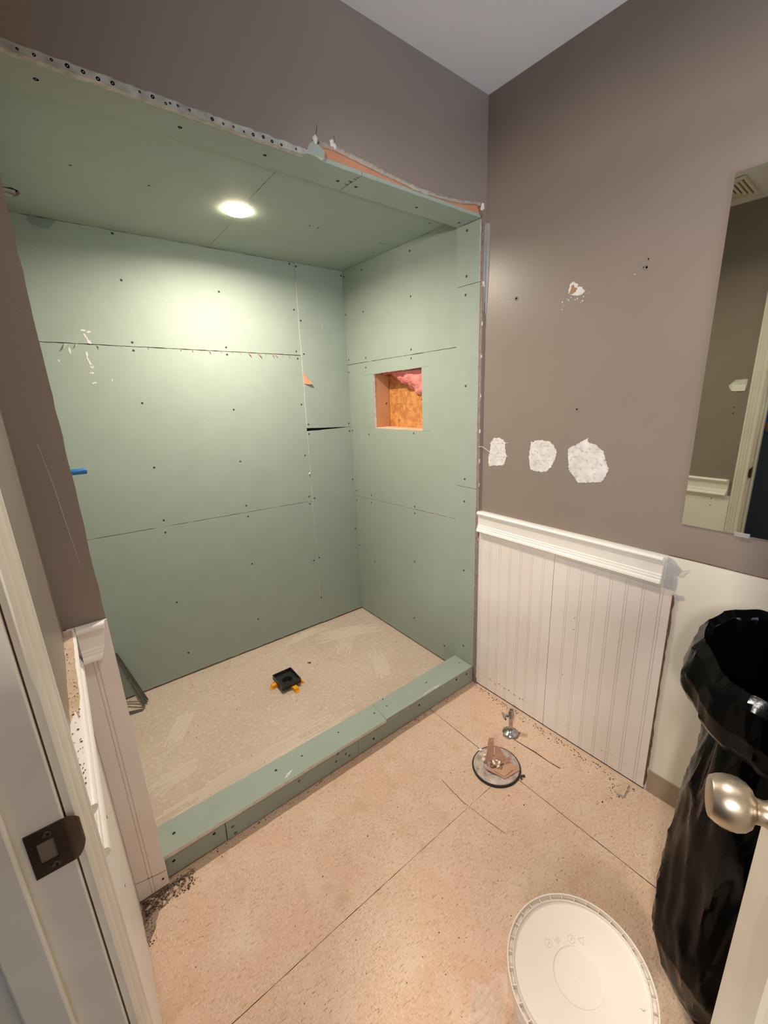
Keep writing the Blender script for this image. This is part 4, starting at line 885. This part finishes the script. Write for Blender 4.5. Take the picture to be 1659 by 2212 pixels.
# ---- door with knob
HG = Vector((-1.478, -1.465, 0)); EDGE = Vector((-0.795, -1.186, 0)); dv = (EDGE - HG); DW = dv.length; du = dv.normalized(); dn = Vector((-du.y, du.x, 0))
ang = math.atan2(du.y, du.x)
door = empty('door_1', HG, 'white moulded panel door standing open at right edge', 'door', kind='structure', rz=ang)
DT = .035
def dp(name, bm, m=OLDWHITE, smooth=False): return finish(name, bm, m, door, smooth)
def dface(u, z, d): return (u, d, z)          # local: x along the door, y out of the hall face, z up
ST = .112
def panels():
    out = []
    for (u0, u1) in ((ST, DW/2 - .045), (DW/2 + .045, DW - ST)):
        for (z0, z1) in ((.22, .80), (.98, 1.52), (1.62, 1.90)): out.append((u0, u1, z0, z1))
    return out
holes = [[(u0, z0), (u1, z0), (u1, z1), (u0, z1)] for u0, u1, z0, z1 in panels()]
dp('slab', slab([(0.0, .010), (DW, .010), (DW, 2.025), (0.0, 2.025)], lambda u, z, d: (u, d, z), DT, holes), [OLDWHITE, OLDWHITE])
for (u0, u1, z0, z1) in panels():
    bm = bmesh.new(); seq = [(0, 0), (.006, -.004), (.014, -.0075), (.020, -.0075), (.026, -.005), (.034, -.004), (.046, -.0015)]
    for side_ in (0, 1):
        rings = []
        for ins, d in seq:
            y = d if side_ == 0 else -DT - d
            rings.append([bm.verts.new((u, y, z)) for u, z in ((u0 + ins, z0 + ins), (u1 - ins, z0 + ins), (u1 - ins, z1 - ins), (u0 + ins, z1 - ins))])
        for a, b in zip(rings, rings[1:]):
            for i in range(4): bm.faces.new((a[i], a[(i+1) % 4], b[(i+1) % 4], b[i]))
        bm.faces.new(rings[-1])
    dp('raised_panel', bm)
KZ = .940; KU = DW - .062
for sgn, y0 in ((1, 0.0), (-1, -DT)):
    kn = dp('knob', lathe([(r_*1.12, h_*1.10) for r_, h_ in [(.0, .0005), (.0325, .0005), (.0325, .0035), (.0300, .0065), (.0200, .0100), (.0140, .0145), (.0122, .0200), (.0125, .0265), (.0140, .0285), (.0195, .0310), (.0240, .0360), (.0266, .0430), (.0270, .0490), (.0262, .0560), (.0240, .0620), (.0214, .0664), (.0208, .0676), (.0192, .0684), (.0, .0690)]], 48, axis=(0, sgn, 0), org=(KU, y0, KZ)), NICKEL, smooth=True)
    kn['label'] = 'brushed nickel door knob'
dp('latch_plate', bevel(boxes(((DW - .0005, -.030, KZ - .028), (DW + .0012, -.005, KZ + .028))), .0006), BRONZE)
for hz in (.25, 1.05, 1.80): dp('hinge', lathe([(.006, -.045), (.006, .045), (0, .045)], 12, org=(-.002, .004, hz)), BRONZE)

# ================================================================== LOOSE GRIT
r2 = random.Random(21)
bm = bmesh.new()
chips(bm, [(-.018 - r2.random()**2*.03, -r2.uniform(.03, .80)) for _ in range(260)], .0008, .0032, r2)
tag(finish('dirt_line', bm, DIRT), 'dark crumbs of dirt along the foot of beadboard', 'dirt', kind='stuff')
bm = bmesh.new()
chips(bm, [(-1.472 + .135*r2.random()**1.3, -.020 - .050*r2.random()**1.1) for _ in range(520)], .0008, .0030, r2)
chips(bm, [(-1.476 + .02*r2.random(), -.03 - .12*r2.random()) for _ in range(120)], .0008, .0022, r2)
tag(finish('dirt_heap', bm, DIRT), 'dark dirt swept up at the foot of the narrow pier', 'dirt', kind='stuff')
bm = bmesh.new()
chips(bm, [(-1.468 + .14*r2.random(), -.022 - .038*r2.random()) for _ in range(34)], .0028, .0060, r2)
tag(finish('pale_grit', bm, PALEGRIT), 'pale grit mixed into the dirt at the pier foot', 'grit', kind='stuff')
bm = bmesh.new()
chips(bm, [(r2.uniform(-1.38, -.02), -.003 - .012*r2.random()**2) for _ in range(150)], .0008, .0026, r2)
tag(finish('curb_crumbs', bm, DIRT), 'dark crumbs along the foot of the shower curb', 'dirt', kind='stuff')
bm = bmesh.new()
pts = []
while len(pts) < 260:
    x, y = r2.uniform(-1.45, -.03), r2.uniform(-1.3, -.02)
    if (x + .80)**2 + (y + .985)**2 < .0256 or (x + .42)**2 + (y + 1.16)**2 < .04: continue
    pts.append((x, y))
chips(bm, pts, .0006, .0022, r2)
chips(bm, [(-.434, -.334), (-.376, -.567), (-.387, -.509), (-.089, -.741), (-.156, -.743), (-.247, -.3), (-.194, -.391), (-.118, -.757)], .002, .0038, r2)
chips(bm, [(-.10 + .05*r2.random(), -.79 + .06*r2.random()) for _ in range(40)], .0008, .003, r2)
tag(finish('floor_specks', bm, DIRT), 'tiny dark specks scattered over the bathroom subfloor', 'dirt', kind='stuff')
bm = bmesh.new()
chips(bm, [p_ for p_ in [(r2.uniform(-1.35, -.05), r2.uniform(.14, 1.0)) for _ in range(220)] if abs(p_[0] + .7325) > .11 or abs(p_[1] - .6185) > .11] + [(-.60 + .20*r2.random(), .66 + .22*r2.random()) for _ in range(30)] + [(r2.uniform(-1.35, -.05), 1.005 + .015*r2.random()) for _ in range(80)], .0006, .0026, r2)
chips(bm, [(-.566, .70), (-.570, .708), (-.562, .704)], .005, .008, r2)
tag(finish('shower_specks', bm, DIRT), 'tiny dark specks scattered over the shower floor', 'dirt', kind='stuff')
# saw cut and hairline cracks in the floor sheets
fp = [c for c in floor.children]
thinline('saw_cut', [(-.160, -.362), (-.156, -.41), (-.150, -.46), (-.149, -.52), (-.143, -.569)], upper(.0006), .0052, DIRT, fp[2])
thinline('crack', [(-.525, -.303), (-.529, -.36), (-.531, -.423), (-.5265, -.4395)], upper(.0005), .0024, GLUE, fp[0])
thinline('crack', [(-.5255, -.449), (-.520, -.51), (-.508, -.585)], upper(.0005), .0018, GLUE, fp[1])
finish('residue_stain', slab(jag([(-1.478, -.020), (-1.335, -.014), (-1.33, -.030), (-1.37, -.050), (-1.40, -.058), (-1.44, -.075), (-1.460, -.12), (-1.478, -.15)], .01, .003), upper(.0004), .0006), [STAIN, STAIN], fp[0])
finish('residue_stain', slab(jag([(-.158, -.30), (-.115, -.31), (-.105, -.36), (-.14, -.372), (-.175, -.352), (-.180, -.32)], .01, .004), upper(.0004), .0006), [STAIN, STAIN], fp[2])

# ================================================================== the photographer, seen only as a sliver in the mirror
def skinned(joints, bones, root=0, lev=2):
    me = bpy.data.meshes.new('tmp'); me.from_pydata([j[0] for j in joints], bones, [])
    ob = bpy.data.objects.new('tmp', me); C.objects.link(ob)
    sk = ob.modifiers.new('s', 'SKIN'); sk.use_smooth_shade = True
    for i, j in enumerate(joints):
        v = me.skin_vertices[0].data[i]; v.radius = j[1] if isinstance(j[1], tuple) else (j[1], j[1]); v.use_root = (i == root)
    ss = ob.modifiers.new('u', 'SUBSURF'); ss.levels = lev; ss.render_levels = lev
    dg = bpy.context.evaluated_depsgraph_get(); out = bpy.data.meshes.new_from_object(ob.evaluated_get(dg))
    bpy.data.objects.remove(ob); return out
PX, PY = -1.86, -0.96
per = empty('person', (PX, PY, 0), 'person in a blue shirt and dark trousers holding up a phone, seen in mirror', 'person')
def pv(x, y, z): return (x, y, z)
J = [(pv(0, 0, .94), (.15, .11)), (pv(0, 0, 1.12), (.145, .105)), (pv(.01, 0, 1.30), (.165, .11)), (pv(.0, 0, 1.43), (.09, .08)), (pv(.01, 0, 1.50), .055), (pv(.03, 0, 1.57), (.070, .080)), (pv(.035, 0, 1.66), (.078, .095)), (pv(.03, 0, 1.73), (.055, .07)),
     (pv(.0, .17, 1.40), .062), (pv(.10, .30, 1.17), .045), (pv(.24, .06, 1.28), .034), (pv(.330, -.14, 1.350), .026),
     (pv(.0, -.17, 1.40), .062), (pv(.08, -.30, 1.20), .045), (pv(.24, -.32, 1.29), .034), (pv(.360, -.33, 1.350), .026),
     (pv(0, .10, .86), .088), (pv(.02, .11, .50), .060), (pv(-.01, .12, .10), .042), (pv(.02, .13, .05), .042), (pv(.13, .15, .035), .034),
     (pv(0, -.10, .86), .088), (pv(.02, -.11, .50), .060), (pv(-.01, -.12, .10), .042), (pv(.02, -.13, .05), .042), (pv(.13, -.15, .035), .034)]
BN = [(0, 1), (1, 2), (2, 3), (3, 4), (4, 5), (5, 6), (6, 7), (2, 8), (8, 9), (9, 10), (10, 11), (2, 12), (12, 13), (13, 14), (14, 15), (0, 16), (16, 17), (17, 18), (18, 19), (19, 20), (0, 21), (21, 22), (22, 23), (23, 24), (24, 25)]
me = skinned(J, BN)
zmin = min(v.co.z for v in me.vertices)
for v in me.vertices: v.co.z -= zmin
for m in (SHIRT, TROUSER, SKIN, SHOE): me.materials.append(m)
for p in me.polygons:
    c = p.center; p.use_smooth = True
    arm = c.x > .155 and c.z > 1.05
    p.material_index = 3 if c.z < .085 else (1 if c.z < .98 else (2 if (c.z > 1.47 or arm) else 0))
bo = bpy.data.objects.new('body', me); C.objects.link(bo); bo.parent = per
def hand(wr, dirv, upv, flip):
    """palm and five bent fingers closed on the phone edge"""
    d = Vector(dirv).normalized(); u = Vector(upv).normalized(); s = d.cross(u)*flip; w = Vector(wr)
    J = [(tuple(w), .022), (tuple(w + d*.045), (.030, .014)), (tuple(w + d*.078), (.032, .012))]; B = [(0, 1), (1, 2)]
    for k, (o, ln) in enumerate(((-.030, .058), (-.010, .070), (.010, .066), (.030, .052))):
        b = w + d*.080 + u*o; i = len(J)
        J += [(tuple(b + d*ln*.40 + s*.004), .0085), (tuple(b + d*ln*.70 + s*.022), .0080), (tuple(b + d*ln*.72 + s*.045), .0070)]
        B += [(2, i), (i, i+1), (i+1, i+2)]
    i = len(J); J += [(tuple(w + d*.035 - u*.032 + s*.014), .011), (tuple(w + d*.062 - u*.046 + s*.028), .0095), (tuple(w + d*.085 - u*.044 + s*.036), .0080)]
    B += [(1, i), (i, i+1), (i+1, i+2)]
    return skinned(J, B, lev=1)
for (wr, dv_, fl) in (((.330, -.14, 1.346), (.30, -.70, .25), 1), ((.360, -.33, 1.346), (.30, .30, .35), -1)):
    hm = hand(wr, dv_, (0, .1, 1), fl); hm.materials.append(SKIN)
    ho = bpy.data.objects.new('hand', hm); C.objects.link(ho); ho.parent = per
# face and hair
for sy in (-1, 1):
    bm = bmesh.new(); bmesh.ops.create_icosphere(bm, subdivisions=2, radius=.011, matrix=Matrix.Translation((.112, sy*.030, 1.640 - zmin)))
    finish('eye', bm, WHITEPL, per, smooth=True)
bm = bmesh.new(); bmesh.ops.create_icosphere(bm, subdivisions=3, radius=.1)
for v in bm.verts: v.co = Vector((v.co.x*1.02 + .022, v.co.y*.92, v.co.z*.72 + 1.725 - zmin)) + v.normal*0
finish('hair', bm, HAIR, per, smooth=True)
bm = bmesh.new(); bmesh.ops.create_cone(bm, cap_ends=True, segments=8, radius1=.016, radius2=.006, depth=.045, matrix=Matrix.Translation((.128, 0, 1.612 - zmin)))
finish('nose', bm, SKIN, per, smooth=True)
ph = boxes(((-.004, -.075, -.037), (.004, .075, .037))); bevel(ph, .003)
pho = tag(finish('smartphone', ph, PHONE), 'black phone held by the person behind the doorway', 'phone')
pho.location = (-1.4365, -1.2410, 1.4242); pho.rotation_euler = (0, .26, math.atan2(F_.y, F_.x))
